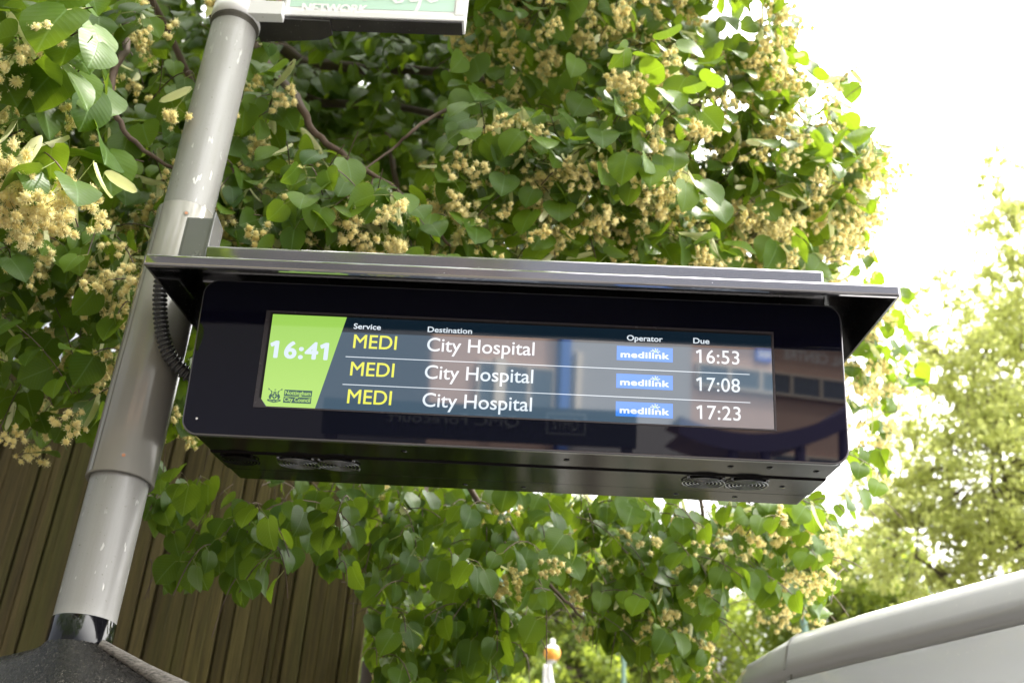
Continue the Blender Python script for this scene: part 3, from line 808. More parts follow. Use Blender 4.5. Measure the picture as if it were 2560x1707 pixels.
def cluster(rs, spikes):
    fl_v, fl_f, fl_t, st, n = [], [], [], [], 0
    k = rs.integers(8, 15); hub = np.array([0, 0, -.045]) + rs.normal(size=3) * .006
    for i in range(k):
        c = hub + np.array([rs.normal() * .0125, rs.normal() * .0125, -.020 + rs.normal() * .009])
        V, Fp, Tp = pompom(rs.uniform(.0055, .0085), spikes, rs)
        fl_v.append(V + c); fl_f.append(Fp + n); fl_t.append(Tp * .7 + .3 * rs.random()); n += len(V); st.append((hub, c))
    st.append((np.zeros(3), hub))
    br = []; d = norm(np.array([rs.normal() * .5, rs.normal() * .5, -.8])); sd = norm(np.cross(d, rs.normal(size=3))); nn = np.cross(d, sd)
    Lb = rs.uniform(.042, .062); wd = rs.uniform(.0055, .0078); cv = rs.uniform(-.35, .45)
    for i, t in enumerate((0, .15, .4, .65, .88, 1.0)):
        ww = wd * (.35, .85, 1, .95, .7, .1)[i]; c = d * Lb * t + nn * cv * Lb * t * t
        br += [c - sd * ww + nn * .002, c - nn * .001, c + sd * ww + nn * .002]
    bf = [(3 * i + j, 3 * i + j + 1, 3 * i + j + 4, 3 * i + j + 3) for i in range(5) for j in range(2)]
    return np.concatenate(fl_v), np.concatenate(fl_f), np.concatenate(fl_t), np.array(st), np.array(br), np.array(bf)

rs_ = np.random.default_rng(3)
CL_LO = [cluster(rs_, 34) for _ in range(9)]
CL_HI = [cluster(rs_, 80) for _ in range(6)]


def build_blossoms(pos, size, near, parent, origin, r_st=.0008):
    FV, FF, FT, SS, BV, BF, BT = [], [], [], [], [], [], []; nf = nb_ = 0
    for i_, (p, s) in enumerate(zip(pos, size)):
        templates = CL_HI if i_ < near else CL_LO
        V, Fp, T, st, bv, bf = templates[RNG.integers(len(templates))]
        a = RNG.uniform(0, 2 * math.pi); R = np.array([[math.cos(a), -math.sin(a), 0], [math.sin(a), math.cos(a), 0], [0, 0, 1]])
        tl = RNG.normal(size=2) * .25; Rt = np.array([[1, 0, tl[0]], [0, 1, tl[1]], [-tl[0], -tl[1], 1]])
        Q = (R @ Rt).T * s; o_ = p - np.array(origin); tn = RNG.random() * .6
        FV.append(V @ Q + o_); FF.append(Fp + nf); FT.append(np.clip(T * .75 + tn * .4, 0, 1)); nf += len(V)
        SS.append(st @ Q + o_); BV.append(bv @ Q + o_); BF.append(bf + nb_); BT.append(np.full(len(bv), RNG.random())); nb_ += len(bv)
    fast_mesh('blossom', np.concatenate(FV), np.concatenate(FF), M['flower'], parent, np.concatenate(FT), None, True)
    fast_mesh('bract', np.concatenate(BV), np.concatenate(BF), M['bract'], parent, np.concatenate(BT))
    V, Fs = thin_tubes(np.concatenate(SS), r_st)
    fast_mesh('flower_stalk', V, Fs, M['stalk'], parent, np.full(len(V), .5))


class Crown:
    """collects leaves, stalks, twigs and blossoms of one tree"""
    def __init__(self): self.hi, self.lo, self.seg, self.tw, self.fp, self.fs, self.fph, self.fsh = [], [], [], [], [], [], [], []

    def spray(self, p, out, length, n, size, flower=0., hi=True, mask=None, droop=.8, tintb=(0, 1), close=False):
        out = norm(np.asarray(out, float)); d = norm(out + RNG.normal(size=3) * .45 + np.array([0, 0, .1]))
        pts = [p - d * length * .5]; seg = length / n
        side = norm(np.cross(d, [0, 0, 1]) + RNG.normal(size=3) * .2); sg = 1
        for i in range(n):
            d = norm(d + np.array([0, 0, -.16 * droop])); pts.append(pts[-1] + d * seg)
        L = []
        for i in range(1, len(pts)):
            q = pts[i]; sg = -sg
            pd = norm(side * sg * .8 + d * .45 + np.array([0, 0, -.25 * droop]) + RNG.normal(size=3) * .25)
            pl_ = RNG.uniform(.022, .042) * size / .065; e = q + pd * pl_
            ax = norm(pd * .55 + np.array([0, 0, -droop * RNG.uniform(.35, 1.25)]) + RNG.normal(size=3) * .22)
            nr = norm(out * .55 + np.array([0, 0, .75]) + RNG.normal(size=3) * .42)
            L.append((e, ax, nr, size * RNG.uniform(.72, 1.2), RNG.uniform(*tintb), q))
            if RNG.random() < flower:
                fq = q + RNG.normal(size=3) * .012
                (self.fph if close else self.fp).append(fq); (self.fsh if close else self.fs).append(RNG.uniform(1.1, 1.75))
        L = [l for l in L if math.hypot(l[0][0] + l[1][0] * .04 - POLE[0], l[0][1] + l[1][1] * .04 - POLE[1]) > .16]     # nothing grows through the pole
        if mask is not None and L:
            C_ = np.array([l[0] + l[1] * l[3] * .5 for l in L]); uv, _ = project(C_); keep = in_poly(uv, mask)
            L = [l for l, k in zip(L, keep) if k]
        for l in L:
            (self.hi if hi else self.lo).append(l[:5]); self.seg.append((l[5], l[0]))
        if L:
            for i in range(len(pts) - 1): self.tw.append((pts[i], pts[i + 1]))

    def clear(self, keepf):
        """drop blossoms that fall outside their outline"""
        if self.fp:
            uv, _ = project(np.array(self.fp)); k = keepf(uv); self.fp = [p for p, q in zip(self.fp, k) if q]; self.fs = [p for p, q in zip(self.fs, k) if q]

    def fill(self, poly, d0, d1, n, out, size, flower=0., hi=True, length=.22, nl=6, droop=.8, tintb=(0, 1), dfun=None, close=False):
        P = np.array(poly, float); lo, hi_ = P.min(0), P.max(0); k = 0
        f0 = len(self.fp)
        while k < n:
            q = RNG.uniform(lo, hi_)
            if not in_poly(q[None], poly)[0]: continue
            k += 1; dd = RNG.uniform(d0, d1) + (dfun(q) if dfun else 0)
            self.spray(at(q[0], q[1], dd), out, length, nl, size, flower, hi, poly, droop, tintb, close)
        if len(self.fp) > f0:
            a, s = self.fp[f0:], self.fs[f0:]; uv, _ = project(np.array(a) - np.array([0, 0, .05])); kk = in_poly(uv, poly)
            self.fp[f0:] = [p for p, q in zip(a, kk) if q]; self.fs[f0:] = [p for p, q in zip(s, kk) if q]

    def build(self, parent, origin, mat='leaf', lo_t=LEAF_LO):
        if self.hi: build_leaves('foliage', self.hi, LEAF_HI, M[mat], parent, origin)
        if self.lo: build_leaves('foliage', self.lo, lo_t, M[mat], parent, origin)
        if self.seg:
            V, Fs = thin_tubes(np.array(self.seg), .0011); fast_mesh('leaf_stalk', V - np.array(origin), Fs, M['stalk'], parent, np.repeat(RNG.random(len(self.seg)), 6))
        if self.tw:
            V, Fs = thin_tubes(np.array(self.tw), .0018); fast_mesh('twig', V - np.array(origin), Fs, M['twig'], parent)
        if self.fp: build_blossoms(self.fph + self.fp, self.fsh + self.fs, len(self.fph), parent, origin)


def branch(parent, origin, pts, r0, r1, mat='twig', name='branch', n=8):
    P = [Vector(p) for p in pts]; out, rad = [], []
    for i in range(len(P) - 1):
        p0, p1, p2, p3 = P[max(i - 1, 0)], P[i], P[i + 1], P[min(i + 2, len(P) - 1)]
        for k in range(6):
            t = k / 6; q = .5 * ((2 * p1) + (p2 - p0) * t + (2 * p0 - 5 * p1 + 4 * p2 - p3) * t * t + (3 * p1 - p0 - 3 * p2 + p3) * t ** 3)
            out.append(q + Vector(RNG.normal(size=3)) * r0 * .12)
    out.append(P[-1]); rad = [r0 + (r1 - r0) * i / (len(out) - 1) for i in range(len(out))]
    b = MB(); b.tube([p - Vector(origin) for p in out], rad, n); return b.build(name, M[mat], parent)


# ------------------------------------------------------------------ the overhanging lime tree
TO = (-.7, 6.1, 0)
lime = empty('lime_tree', TO, 'big lime tree full of cream blossom overhanging the fence behind the board', 'tree')
C = Crown()
toward = (.1, -1, 0)
# near spray, upper left
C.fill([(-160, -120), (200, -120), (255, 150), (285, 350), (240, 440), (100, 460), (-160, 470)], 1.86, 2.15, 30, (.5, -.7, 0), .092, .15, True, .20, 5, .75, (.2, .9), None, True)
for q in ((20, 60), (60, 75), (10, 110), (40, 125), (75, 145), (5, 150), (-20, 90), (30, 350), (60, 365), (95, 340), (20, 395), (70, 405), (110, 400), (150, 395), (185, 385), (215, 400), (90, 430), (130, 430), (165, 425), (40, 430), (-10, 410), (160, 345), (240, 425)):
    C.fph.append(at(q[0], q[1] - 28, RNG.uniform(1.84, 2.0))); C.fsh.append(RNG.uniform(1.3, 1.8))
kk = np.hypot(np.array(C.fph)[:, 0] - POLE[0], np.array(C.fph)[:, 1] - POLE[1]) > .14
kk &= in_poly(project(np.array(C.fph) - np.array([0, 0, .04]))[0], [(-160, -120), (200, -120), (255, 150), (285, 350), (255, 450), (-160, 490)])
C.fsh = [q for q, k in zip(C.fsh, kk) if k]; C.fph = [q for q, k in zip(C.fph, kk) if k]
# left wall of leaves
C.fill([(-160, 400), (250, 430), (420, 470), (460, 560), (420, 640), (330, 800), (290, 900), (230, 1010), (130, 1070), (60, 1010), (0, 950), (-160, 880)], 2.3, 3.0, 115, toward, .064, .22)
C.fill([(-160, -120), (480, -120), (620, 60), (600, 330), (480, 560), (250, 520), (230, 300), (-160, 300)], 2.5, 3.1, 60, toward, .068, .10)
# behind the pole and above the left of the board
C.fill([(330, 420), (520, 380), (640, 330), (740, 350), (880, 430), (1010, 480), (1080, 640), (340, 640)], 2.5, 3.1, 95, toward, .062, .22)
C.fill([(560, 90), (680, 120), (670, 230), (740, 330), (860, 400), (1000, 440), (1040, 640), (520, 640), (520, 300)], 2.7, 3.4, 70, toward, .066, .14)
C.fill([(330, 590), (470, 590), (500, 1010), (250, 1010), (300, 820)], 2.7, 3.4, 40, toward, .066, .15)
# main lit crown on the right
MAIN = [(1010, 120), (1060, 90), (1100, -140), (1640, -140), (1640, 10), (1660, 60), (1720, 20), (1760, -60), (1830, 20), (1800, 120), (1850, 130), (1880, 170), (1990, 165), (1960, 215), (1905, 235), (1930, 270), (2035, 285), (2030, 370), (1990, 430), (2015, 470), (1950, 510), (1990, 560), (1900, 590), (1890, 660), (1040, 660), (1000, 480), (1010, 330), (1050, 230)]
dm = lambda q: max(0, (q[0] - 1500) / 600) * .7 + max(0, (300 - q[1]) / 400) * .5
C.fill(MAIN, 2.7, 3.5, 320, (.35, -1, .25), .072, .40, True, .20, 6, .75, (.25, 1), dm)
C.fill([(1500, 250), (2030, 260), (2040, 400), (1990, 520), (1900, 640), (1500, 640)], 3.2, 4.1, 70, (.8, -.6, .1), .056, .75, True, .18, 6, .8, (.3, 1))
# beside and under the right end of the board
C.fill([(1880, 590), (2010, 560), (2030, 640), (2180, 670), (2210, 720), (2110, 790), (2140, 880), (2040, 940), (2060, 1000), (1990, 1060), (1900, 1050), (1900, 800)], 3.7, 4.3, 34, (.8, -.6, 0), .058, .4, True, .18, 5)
# curtain below the board, its shade partly put into darker leaf tints
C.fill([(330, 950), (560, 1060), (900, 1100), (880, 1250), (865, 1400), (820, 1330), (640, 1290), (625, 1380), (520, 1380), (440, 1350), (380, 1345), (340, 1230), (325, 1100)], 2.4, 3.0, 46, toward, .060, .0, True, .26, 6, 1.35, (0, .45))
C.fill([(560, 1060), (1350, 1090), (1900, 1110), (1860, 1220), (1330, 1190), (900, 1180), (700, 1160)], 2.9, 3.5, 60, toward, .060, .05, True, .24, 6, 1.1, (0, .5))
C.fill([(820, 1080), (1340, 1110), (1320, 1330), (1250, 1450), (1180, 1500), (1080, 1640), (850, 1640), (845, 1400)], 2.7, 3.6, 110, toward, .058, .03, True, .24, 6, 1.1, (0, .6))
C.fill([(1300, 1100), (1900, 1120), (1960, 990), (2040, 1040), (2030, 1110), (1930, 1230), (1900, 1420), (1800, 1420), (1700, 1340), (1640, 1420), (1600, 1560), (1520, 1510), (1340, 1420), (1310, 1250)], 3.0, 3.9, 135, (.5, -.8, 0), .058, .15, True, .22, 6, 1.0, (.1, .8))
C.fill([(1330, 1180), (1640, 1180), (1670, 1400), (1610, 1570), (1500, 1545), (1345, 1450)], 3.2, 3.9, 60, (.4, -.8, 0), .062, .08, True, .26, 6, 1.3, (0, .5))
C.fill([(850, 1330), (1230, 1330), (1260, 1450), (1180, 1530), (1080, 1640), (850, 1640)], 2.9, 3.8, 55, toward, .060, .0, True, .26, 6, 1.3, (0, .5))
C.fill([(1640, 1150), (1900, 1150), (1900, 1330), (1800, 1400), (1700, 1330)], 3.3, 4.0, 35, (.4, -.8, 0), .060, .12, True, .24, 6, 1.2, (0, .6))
# deep interior, shade put into low tints, and unseen upper crown (kept coarse)
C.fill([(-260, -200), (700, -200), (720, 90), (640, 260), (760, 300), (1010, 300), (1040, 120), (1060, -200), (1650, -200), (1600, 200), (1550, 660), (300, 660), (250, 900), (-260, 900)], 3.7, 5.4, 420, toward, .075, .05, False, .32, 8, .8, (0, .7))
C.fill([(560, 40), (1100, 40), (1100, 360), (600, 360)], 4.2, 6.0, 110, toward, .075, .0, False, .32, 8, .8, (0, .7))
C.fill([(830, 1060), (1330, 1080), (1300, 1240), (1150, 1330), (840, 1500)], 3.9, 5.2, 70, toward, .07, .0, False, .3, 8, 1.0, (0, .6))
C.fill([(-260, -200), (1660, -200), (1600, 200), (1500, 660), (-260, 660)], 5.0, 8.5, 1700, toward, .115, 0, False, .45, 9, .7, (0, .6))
for _ in range(1100):              # unseen overhanging leaves, added to shade the board, pole and left side
    p = np.array([RNG.uniform(-5.5, 2.2), RNG.uniform(-4.0, 2.3), RNG.uniform(4.6, 6.4)])
    if p[0] > .1 and (p[1] < .9 or p[2] < 4.7): continue
    uv, dz = project(p[None])
    if dz[0] > .2 and -300 < uv[0, 0] < 2500 and uv[0, 1] > -90: continue
    C.spray(p, norm(p - np.array([-1.2, 5.6, 5])), .45, 9, .11, 0, False)
for _ in range(330):  # unseen bough added above the frame to shade the hollow and left
    q = norm(RNG.normal(size=3)) * RNG.random() ** .33; p = np.array([.05, 3.0, 5.1]) + q * [.85, 1.2, .75]
    uv, _ = project(p[None])
    if uv[0, 1] > -70: continue
    C.spray(p, (.3, -.4, .2), .4, 8, .095, 0, False)
for _ in range(2600):  # unseen crown top, added to hold off sky light and sun
    p = np.array([RNG.uniform(-4.6, 1.2), RNG.uniform(1.9, 9.0), RNG.uniform(4.3, 8.2)])
    if ((p[0] + 1.2) / 3.1) ** 2 + ((p[1] - 5.6) / 3.6) ** 2 + ((p[2] - 5.6) / 2.8) ** 2 > 1: continue
    uv, _ = project(p[None])
    if -300 < uv[0, 0] < 2500 and uv[0, 1] > -60: continue
    C.spray(p, norm(p - np.array([-1.2, 5.6, 5])) + 0, .45, 9, .105, 0, False)
C.build(lime, TO)
b = MB(); b.tube([Vector(p) for p in ((0, 0, -.1), (.02, 0, .5), (0, .03, 1.6), (-.05, .02, 3.0), (-.1, -.05, 4.4), (0, -.2, 6), (.1, -.2, 7.6))], [.34, .25, .22, .19, .15, .10, .04], 16); b.build('trunk', M['bark'], lime)
tr = lambda z: np.array([-.75, 6.1, z])
branch(lime, TO, [tr(3.4), at(560, 200, 4.9), at(720, 152, 4.6), at(860, 160, 4.5), at(1010, 168, 4.3), at(1150, 190, 3.8)], .035, .012, 'bark')
branch(lime, TO, [tr(3.2), at(600, 260, 5.0), at(740, 238, 4.9), at(880, 245, 4.7), at(1000, 262, 4.4), at(1300, 330, 3.9), at(1600, 380, 3.8)], .024, .010, 'bark')
branch(lime, TO, [tr(3.9), at(500, 80, 4.0), at(640, 180, 3.1), at(690, 240, 2.78), at(725, 305, 2.72), at(820, 378, 2.70), at(935, 455, 2.68), at(1035, 565, 2.66)], .016, .0035)
branch(lime, TO, [at(1150, 190, 3.8), at(985, 275, 2.95), at(905, 340, 2.85), at(838, 388, 2.74)], .007, .002)
branch(lime, TO, [at(790, 352, 2.71), at(800, 410, 2.68), at(825, 465, 2.66)], .0035, .0018)
branch(lime, TO, [at(860, 400, 2.7), at(850, 440, 2.66), at(845, 475, 2.64)], .003, .0015)
branch(lime, TO, [tr(3.6), at(380, 60, 3.6), at(290, 120, 2.7), at(258, 190, 2.5), at(268, 270, 2.45), at(320, 335, 2.45), at(405, 392, 2.45)], .013, .004)
branch(lime, TO, [at(880, 245, 4.7), at(1000, 900, 3.4), at(1120, 1190, 3.1), at(1200, 1280, 3.05), at(1285, 1365, 3.0), at(1340, 1420, 3.0)], .012, .003)
branch(lime, TO, [at(1300, 330, 3.9), at(1500, 215, 3.3), at(1560, 235, 3.2), at(1640, 250, 3.2), at(1850, 300, 3.8)], .009, .002)
branch(lime, TO, [at(1300, 330, 3.9), at(1500, 700, 3.8), at(1600, 1100, 3.6), at(1620, 1300, 3.5), at(1600, 1480, 3.4)], .011, .003)

# ------------------------------------------------------------------ trees further off
def far_tree(name, label, blobs, base, n, leaf, mat, trunk_r, group='trees further down the road', tip=None):
    o = empty(name, (base[0], base[1], 0), label, 'tree', group); org = np.array([base[0], base[1], 0.])
    L = []; tw = []
    V = np.array([r[0] * r[1] * r[2] for _, r, _ in blobs]); V = V / V.sum()
    for (c, r, dens), v in zip(blobs, V):
        c = np.array(c); r = np.array(r); k = int(n * v * dens)
        ncl = max(8, k // 22); cc = norm(RNG.normal(size=(ncl, 3))) * (RNG.uniform(.25, 1, (ncl, 1)) ** .5)
        for q in cc:
            w_ = c + q * r; tw.append((c + q * r * .45, w_))
            for _ in range(22):
                p = w_ + RNG.normal(size=3) * .075 * r.mean() * np.array([1, 1, .8])
                L.append((p, norm(RNG.normal(size=3) * .5 + np.array([0, 0, -.7])), norm(RNG.normal(size=3) * .7 + q * .4 + np.array([0, 0, .5])), leaf * RNG.uniform(.7, 1.25), RNG.random()))
    build_leaves('foliage', L, LEAF_Q, M[mat], o, org)
    Vt, Ft = thin_tubes(np.array(tw), .006); fast_mesh('twig', Vt - org, Ft, M['bark'], o)
    top = max(c[2] for c, r, _ in blobs) - .8; cm = np.mean([c for c, _, _ in blobs], 0)
    b = MB(); b.tube([Vector((0, 0, -.1)), Vector((0, 0, 1.2)), Vector(((cm[0] - base[0]) * .5, (cm[1] - base[1]) * .5, top * .5)), Vector((cm[0] - base[0], cm[1] - base[1], top))], [trunk_r * 1.3, trunk_r, trunk_r * .7, trunk_r * .15], 12)
    b.build('trunk', M['bark'], o)
    for (c, r, dn) in blobs:
        if dn < .7: continue
        b = MB(); z0 = max(1.5, c[2] - r[2] * 1.1)
        b.tube([Vector(((cm[0] - base[0]) * .5, (cm[1] - base[1]) * .5, z0)), Vector(c) - Vector(org) + Vector((0, 0, -.2 * r[2])), Vector(c) - Vector(org) + Vector((.2 * r[0], 0, .7 * r[2]))], [trunk_r * .45, trunk_r * .3, .01], 8); b.build('branch', M['bark'], o)
    return o

def blob(x, y, d, rx, rz, dens=1., ry=None):
    k = d / F * SC * 1.0; return (at(x, y, d), (rx * k, (ry or rx) * k, rz * k), dens)

far_tree('birch_tree', 'airy pale green birch tree at the right edge against white sky', [blob(2270, 400, 11.5, 50, 90, .3), blob(2420, 480, 11.8, 110, 200, .7), blob(2330, 560, 11.6, 120, 150, .5), blob(2400, 660, 11.6, 130, 170, .8), blob(2180, 640, 11.4, 80, 90, .3), blob(2060, 1120, 11.6, 110, 120, .7), blob(2300, 520, 11.5, 90, 130, .45), blob(2350, 700, 11.5, 130, 180, .6), blob(2200, 760, 11.3, 130, 150, .5), blob(2230, 880, 11.3, 150, 170, .75), blob(2400, 900, 12, 190, 260, .85), blob(2270, 1080, 11, 190, 200, .9), blob(2110, 900, 11.8, 110, 130, .5), blob(2100, 1060, 11.8, 130, 150, .6), blob(2450, 1200, 11.5, 200, 220, .8), blob(2100, 1250, 11, 150, 160, .9), blob(2330, 1280, 11, 200, 170, .9), blob(1990, 1200, 11.6, 110, 120, .5)],
         (5.6, 11.6), 48000, .060, 'leaf_pale', .05)
far_tree('broadleaf_tree', 'mid green tree showing between the board and the van roof', [blob(2000, 1330, 14, 150, 130), blob(1860, 1420, 14.5, 150, 150), blob(1980, 1480, 14, 190, 140), blob(1790, 1260, 15, 110, 120, .7), blob(2080, 1480, 13.5, 150, 130), blob(1900, 1600, 14, 220, 120)], (3.1, 13.2), 26000, .08, 'leaf_far', .12)
far_tree('broadleaf_tree', 'sunlit yellow green tree behind the orange lamp', [blob(1350, 1400, 16, 190, 190), blob(1580, 1490, 15.5, 190, 150), blob(1200, 1500, 16, 180, 150), blob(1400, 1560, 15, 220, 110), blob(1640, 1330, 17, 130, 120, .8), blob(1320, 1230, 17, 130, 110, .8), blob(1180, 1330, 17, 130, 130, .8)], (.7, 14.6), 36000, .085, 'leaf_far', .14)
far_tree('broadleaf_tree', 'dark green tree just past the end of the board fence', [blob(930, 1440, 12, 150, 170), blob(1060, 1540, 11.5, 150, 130), blob(900, 1580, 11, 150, 110), blob(1050, 1350, 12.5, 110, 110, .7)], (-.9, 10.8), 20000, .08, 'leaf_far', .14)

# ------------------------------------------------------------------ green posts, amber beacon
M['green_post'] = plain('green_post_paint', (.13, .22, .17), .55, 0, .12, 12)
def green_post(px, py, Y, label, h, r):
    p = aty(px, py, Y); o = empty('green_post', (p[0], p[1], 0), label, 'post', 'green posts among the far trees')
    b = MB(); b.tube([(0, 0, -.12), (0, 0, 1.2), (0, 0, h)], [r * 1.25, r * 1.15, r * .8], 14); b.build('shaft', M['green_post'], o)
    b = MB(); b.lathe([(r * .95, h - .02), (r * 1.0, h + .02), (0, h + .05)], n=14); b.build('cap', M['green_post'], o)
green_post(1144, 1450, 8.6, 'green post under the leaves left of the amber lamp', 4.85, .030)
green_post(1844, 1400, 9.2, 'green post rising just above the van roof', 5.2, .034)
green_post(1432, 1500, 10, 'green post among leaves right of the amber lamp', 4.25, .026)

bp = aty(1268, 1500, 8.5)
bea = empty('amber_beacon', (bp[0], bp[1], 0), 'small amber globe lamp on a white pole, its sun glare painted white', 'beacon')
z = bp[2]; r = .066
m = Mat('amber_plastic'); m.set(Base_Color=(.85, .30, .03), Roughness=.12); m.b.inputs['Subsurface Weight'].default_value = .3; m.link(m.mix(m.noise(8), (.90, .38, .05), (.95, .50, .10)), 'Base Color'); M['amber'] = m.m
M['white_paint'] = plain('white_paint', (.78, .77, .75), .4, 0, .05, 10)
b = MB(); b.lathe([(0.0, -r)] + [(r * math.sin(a), -r * math.cos(a)) for a in np.linspace(.25, math.pi - .02, 18)], (0, 0, z), 28); b.build('globe', M['amber'], bea)
b = MB(); b.lathe([(r * 1.03 * math.sin(a), r * 1.03 * math.cos(a)) for a in np.linspace(.0, 1.05, 12)][::-1], (0, 0, z), 28); b.lathe([(.018, r), (.02, r + .035), (.012, r + .045), (0, r + .046)], (0, 0, z), 16); b.build('cap', M['white_paint'], bea)  # white shell over the globe stands for sun glare; small knob above
b = MB(); b.tube([(.01, 0, -.12), (.01, 0, z - .28), (-.012, 0, z - .18), (-.02, 0, z - r * .9)], [.030, .028, .024, .018], 16); b.lathe([(0, -r * 1.05), (.03, -r * 1.04), (.034, -r * .86)], (0, 0, z), 16); b.build('pole', M['white_paint'], bea)
p = aty(1256, 1540, 8.8); wp = empty('white_post', (p[0], p[1], 0), 'short white post standing beside the amber lamp pole', 'post')
b = MB(); b.lathe([(.032, -.12), (.030, p[2] + .02), (.024, p[2] + .05), (0, p[2] + .055)], n=18); b.build('shaft', M['white_paint'], wp); b = MB(); b.lathe([(.033, 1.2), (.033, 1.5)], n=18); b.build('reflective_band', M['chrome'], wp)

# ------------------------------------------------------------------ parked van at the right
m = Mat('van_paint'); m.set(Roughness=.28); m.b.inputs['Coat Weight'].default_value = .8; m.b.inputs['Coat Roughness'].default_value = .05
spx = m.ramp(m.noise(70, 3, .6), .66, .74); stv = m.ramp(m.noise(4, 5, .65, stretch=(1, .4, 3)), .5, .8)
c = m.mix(m.math('MULTIPLY', stv, .25), (.58, .585, .61), (.47, .47, .475)); c = m.mix(m.math('MULTIPLY', spx, .35), c, (.75, .74, .72)); m.link(c, 'Base Color')
M['van'] = m.m
M['van_glass'] = plain('van_window', (.012, .014, .016), .05, 0, .1); M['tyre'] = plain('tyre_rubber', (.02, .02, .02), .8, 0, .2); M['groove'] = plain('panel_gap', (.30, .30, .29), .7, 0, .1)
H_VAN = np.array([.5257, -.8507]); vo = np.array([.699, 2.615]) - H_VAN * .47 - np.array([.8507, .5257]) * .05     # front left corner of the roof edge, on the kerb side
ang = math.atan2(H_VAN[1], H_VAN[0])
vm = Matrix.Translation((vo[0], vo[1], -.12)) @ Matrix.Rotation(ang, 4, 'Z')
van = empty('parked_van', matrix=vm, label='pale grey panel van parked close at the kerb, only its roof edge showing', cat='van')
# local: +x runs back along the van, +y towards the road (away from kerb), z up
VW, VL = 2.0, 5.4
def section(s):
    """half ring of (y, z) points at distance s behind the front"""
    e = min(1, max(0, s / .5)); dr = .16 * (1 - e) ** 2.2; ins = .20 * (1 - min(1, s / .30)) ** 2
    zr = 2.478 - dr; zc = 2.362 - dr * .55
    prof = [(0.06, .42), (.012, .9), (.0, 1.5), (.0, 2.0), (-.004, zc - .016), (.016, zc - .010), (.018, zc + .004), (-.004, zc + .010), (.004, zc + .04), (.012, zc + .07), (.028, zr - .022), (.052, zr - .006), (.085, zr), (.4, zr + .006), (1.0, zr + .012)]
    full = prof + [(VW - y, z_) for y, z_ in prof[-2::-1]]
    return [(s, ins + y * (VW - 2 * ins) / VW, z_) for y, z_ in full]
stations = [0, .03, .08, .15, .25, .4, .6, .8, 1.2, 2, 3, 4, 5, 5.3, 5.4]
S_ = [section(s) for s in stations]; K = len(S_[0])
b = MB(); vs = [p for r_ in S_ for p in r_]
b.add(vs, [(i * K + j, i * K + j + 1, (i + 1) * K + j + 1, (i + 1) * K + j) for i in range(len(stations) - 1) for j in range(K - 1)], 0, True)
b.add(S_[0], [tuple(range(K))]); b.add(S_[-1], [tuple(range(K))[::-1]])
b.build('body', M['van'], van)
b = MB()           # bonnet and sloping windscreen ahead of the roof
b.add([(0, .22, 1.35), (0, 1.78, 1.35), (-.85, 1.72, 1.12), (-.85, .28, 1.12), (0, .05, .42), (0, 1.95, .42), (-.95, 1.8, .42), (-.95, .2, .42), (-.92, 1.76, .95), (-.92, .24, .95)],
      [(0, 3, 2, 1), (3, 9, 8, 2), (9, 7, 6, 8), (0, 4, 7, 9, 3), (1, 2, 8, 6, 5)], 0); b.build('bonnet', M['van'], van, .04)
b = MB(); b.add([(-.02, .27, 2.10), (-.02, 1.73, 2.10), (-.30, 1.72, 1.38), (-.30, .28, 1.38)], [(0, 3, 2, 1)]); b.build('windscreen', M['van_glass'], van)
b = MB(); 
for x0, x1 in ((.35, 1.15),): b.add([(x0, -.024, 1.30), (x1, -.024, 1.30), (x1, -.012, 1.88), (x0 + .12, -.012, 1.88)], [(0, 1, 2, 3)])
b.build('side_window', M['van_glass'], van)
for x in (.40, 2.5):
    b = MB()
    q = [section(x)[j] for j in range(0, 13)]
    b.add([(x - .004, p[1] - .0015, p[2] + .0015) for p in q] + [(x + .004, p[1] - .0015, p[2] + .0015) for p in q], [(j, j + 13, j + 14, j + 1) for j in range(12)]); b.build('panel_gap', M['groove'], van)
for x in (-.25, 3.9):
    for y in (.10, 1.9):
        b = MB(); b.tube([(x, y - .10, .33), (x, y - .09, .33), (x, y + .09, .33), (x, y + .10, .33)], [.28, .33, .33, .28], 28); wh = b.build('wheel', M['tyre'], van)
        b = MB(); b.tube([(x, y - .105 * (1 if y < 1 else -1), .33), (x, y - .108 * (1 if y < 1 else -1), .33)], [.20, .19], 20); b.build('rim', M['chrome'], wh)

# ------------------------------------------------------------------ across the road, seen only as reflections in the glass
M['brick'] = None
m = Mat('pink_brick'); bt = m.node('ShaderNodeTexBrick'); tcx = m.node('ShaderNodeTexCoord'); mp = m.node('ShaderNodeMapping'); mp.inputs['Rotation'].default_value = (math.pi / 2, 0, 0)
m.l.new(tcx.outputs['Object'], mp.inputs[0]); m.l.new(mp.outputs[0], bt.inputs[0]); bt.inputs['Scale'].default_value = 4
for i_, c_ in ((1, (.50, .32, .24)), (2, (.45, .28, .21)), (3, (.45, .40, .35))): bt.inputs[i_].default_value = (*c_, 1)
m.link(bt.outputs[0], 'Base Color'); m.set(Roughness=.85); M['brick'] = m.m
M['clad'] = plain('grey_cladding', (.34, .33, .33), .6, 0, .1, 2); M['bglass'] = plain('building_glass', (.06, .08, .10), .1, 0, .2, 1); M['cream'] = plain('cream_column', (.62, .55, .46), .7, 0, .05)
M['bluep'] = plain('blue_column', (.06, .14, .42), .5, 0, .05); M['purple'] = plain('purple_steel', (.085, .07, .15), .5, 0, .08); M['nhs'] = plain('blue_plate', (.05, .12, .62), .4, 0, .05); M['slate'] = plain('roof_slate', (.05, .05, .055), .8, 0, .2)
YB = -25
bld = empty('brick_building', matrix=Matrix.Translation((0, YB, 0)) @ Matrix.Rotation(math.radians(-24), 4, 'Z'), label= 'long pink brick hospital block across the road, mirrored in the glass', cat='building')
b = MB(); b.box((-22, -9, -.12), (26, 0, 8.95)); b.build('wall', M['brick'], bld)
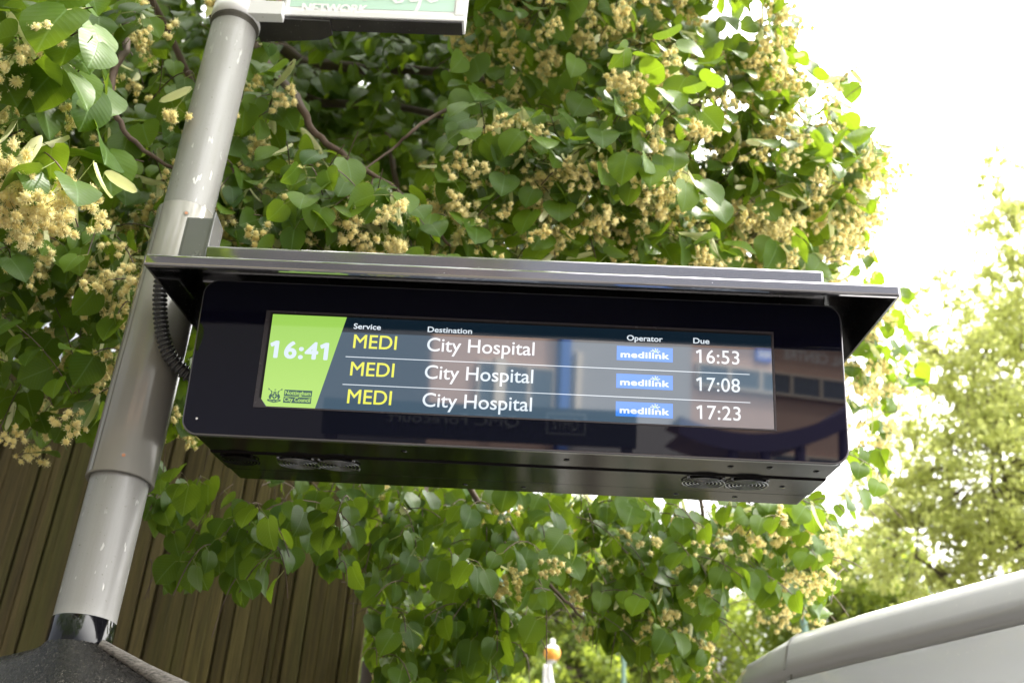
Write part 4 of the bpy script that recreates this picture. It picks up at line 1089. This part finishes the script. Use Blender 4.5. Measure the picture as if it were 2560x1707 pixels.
b = MB(); b.box((-22.3, -9.3, 8.95), (26.3, .3, 9.1)); b.build('roof', M['slate'], bld)
b = MB(); b.box((-22, -8, 9.1), (-.5, -1, 17)); b.build('upper_storey', M['slate'], bld)  # dark upper mass, shaped to give a dark reflection at left
b = MB(); b.box((-21.9, .002, .6), (-3.2, .12, 8.9)); b.build('dark_bay', M['slate'], bld)  # bay made dark to keep the reflection in the left bezel black
b = MB(); b.box((.75, .002, 4.9), (4.6, .12, 8.8)); b.build('grey_bay', M['clad'], bld)
def win(x0, x1, z0, z1, n):
    for k in range(n):
        wd = (x1 - x0) / n; a = x0 + k * wd
        f_ = MB(); 
        for q in ((a, z0, a + wd, z0 + .06), (a, z1 - .06, a + wd, z1), (a, z0 + .0601, a + .06, z1 - .0601), (a + wd - .06, z0 + .0601, a + wd, z1 - .0601)): f_.box((q[0] + .01, .003, q[1]), (q[2] - .01, .17, q[3]))
        fo = f_.build('window', M['cream'], bld); g = MB(); g.box((a + .07, .004, z0 + .06), (a + wd - .07, .14, z1 - .06)); g.build('pane', M['bglass'], fo)
win(-1.9, .3, 5.9, 7.1, 3); win(4.8, 20, 7.12, 7.80, 14); win(4.8, 20, 3.6, 5.4, 12)
b = MB(); b.box((.42, .0021, 0), (.70, .30, 8.9)); b.build('blue_column', M['bluep'], bld)
b = MB(); b.box((.86, .1221, 5.2), (1.04, .34, 7.6)); b.box((-1.45, .0023, 5.5), (-1.15, .25, 7.2)); b.build('cream_column', M['cream'], bld)
def wall_text(body, xl, xr, z, cap, mat, parent, y, bold=.02, name='lettering'):
    v, f = text_geo(body, -xr, -xl, z, cap, bold)   # faces the display, so it runs the other way in x
    n_ = max(1, len(v) // 10); return MB().add([(-a, y + .0002 * (i // n_), c) for i, (a, c) in enumerate(v)], f).build(name, mat, parent)
wall_text('MEDICAL CENTRE', 7.88, 11.5, 8.27, .30, M['flag_white'], bld, .006)
b = MB(); b.box((6.85, .003, 8.08), (7.42, .08, 8.50)); pl_o = b.build('blue_plate', M['nhs'], bld)
wall_text('NHS', 6.92, 7.35, 8.18, .22, M['flag_white'], bld, .085, .05)
ent = empty('purple_canopy', (0, YB + 4, 0), 'curved purple entrance canopy in front of the brick block, mirrored in the glass', 'canopy')
b = MB(); xs = np.linspace(3.2, 9.2, 24); zc = lambda x: 4.70 + .13 * (x - 4.8) ** 2
for x0, x1 in zip(xs, xs[1:]):
    z0, z1 = zc(x0), zc(x1); b.add([(x0, 0, z0), (x1, 0, z1), (x1, 0, z1 + .42), (x0, 0, z0 + .42), (x0, -3, z0), (x1, -3, z1), (x1, -3, z1 + .42), (x0, -3, z0 + .42)], [(0, 1, 2, 3), (0, 4, 5, 1), (3, 2, 6, 7)])
b.build('roof', M['purple'], ent)
for x in (4.45, 5.2, 6.0, 7.0, 8.2): b = MB(); b.tube([(x, -.2, -.12), (x, -.2, zc(x))], .13, 12); b.build('post', M['purple'], ent)
shl = empty('stop_shelter', (-.45, -2.2, 0), 'dark shelter header behind the photographer with the stop name, mirrored in the glass', 'shelter')
b = MB(); b.box((-.75, -.06, 2.80), (.98, .0, 3.0)); b.build('header', plain('shelter_dark', (.03, .04, .05), .4), shl)
M['shl_t'] = plain('shelter_lettering', (.22, .24, .25), .5)
for n_, (tx, xl, xr) in enumerate((('QMC Forecourt', -.39, .335), ('QM12', .52, .66))):
    wall_text(tx, xl, xr, 2.885, .055, M['shl_t'], shl, .0015, .01)
b = MB(); ringgeo(b, (.485, 2.855, .70, 2.972), (.492, 2.862, .693, 2.965), .0012); b.v = [(x, .0012, z_) for x, y, z_ in b.v]; b.build('name_border', M['shl_t'], shl)
for x in (-.70, .93): b = MB(); b.box((x - .03, -.058, -.0), (x + .03, -.002, 2.799)); b.build('post', M['slate'], shl)
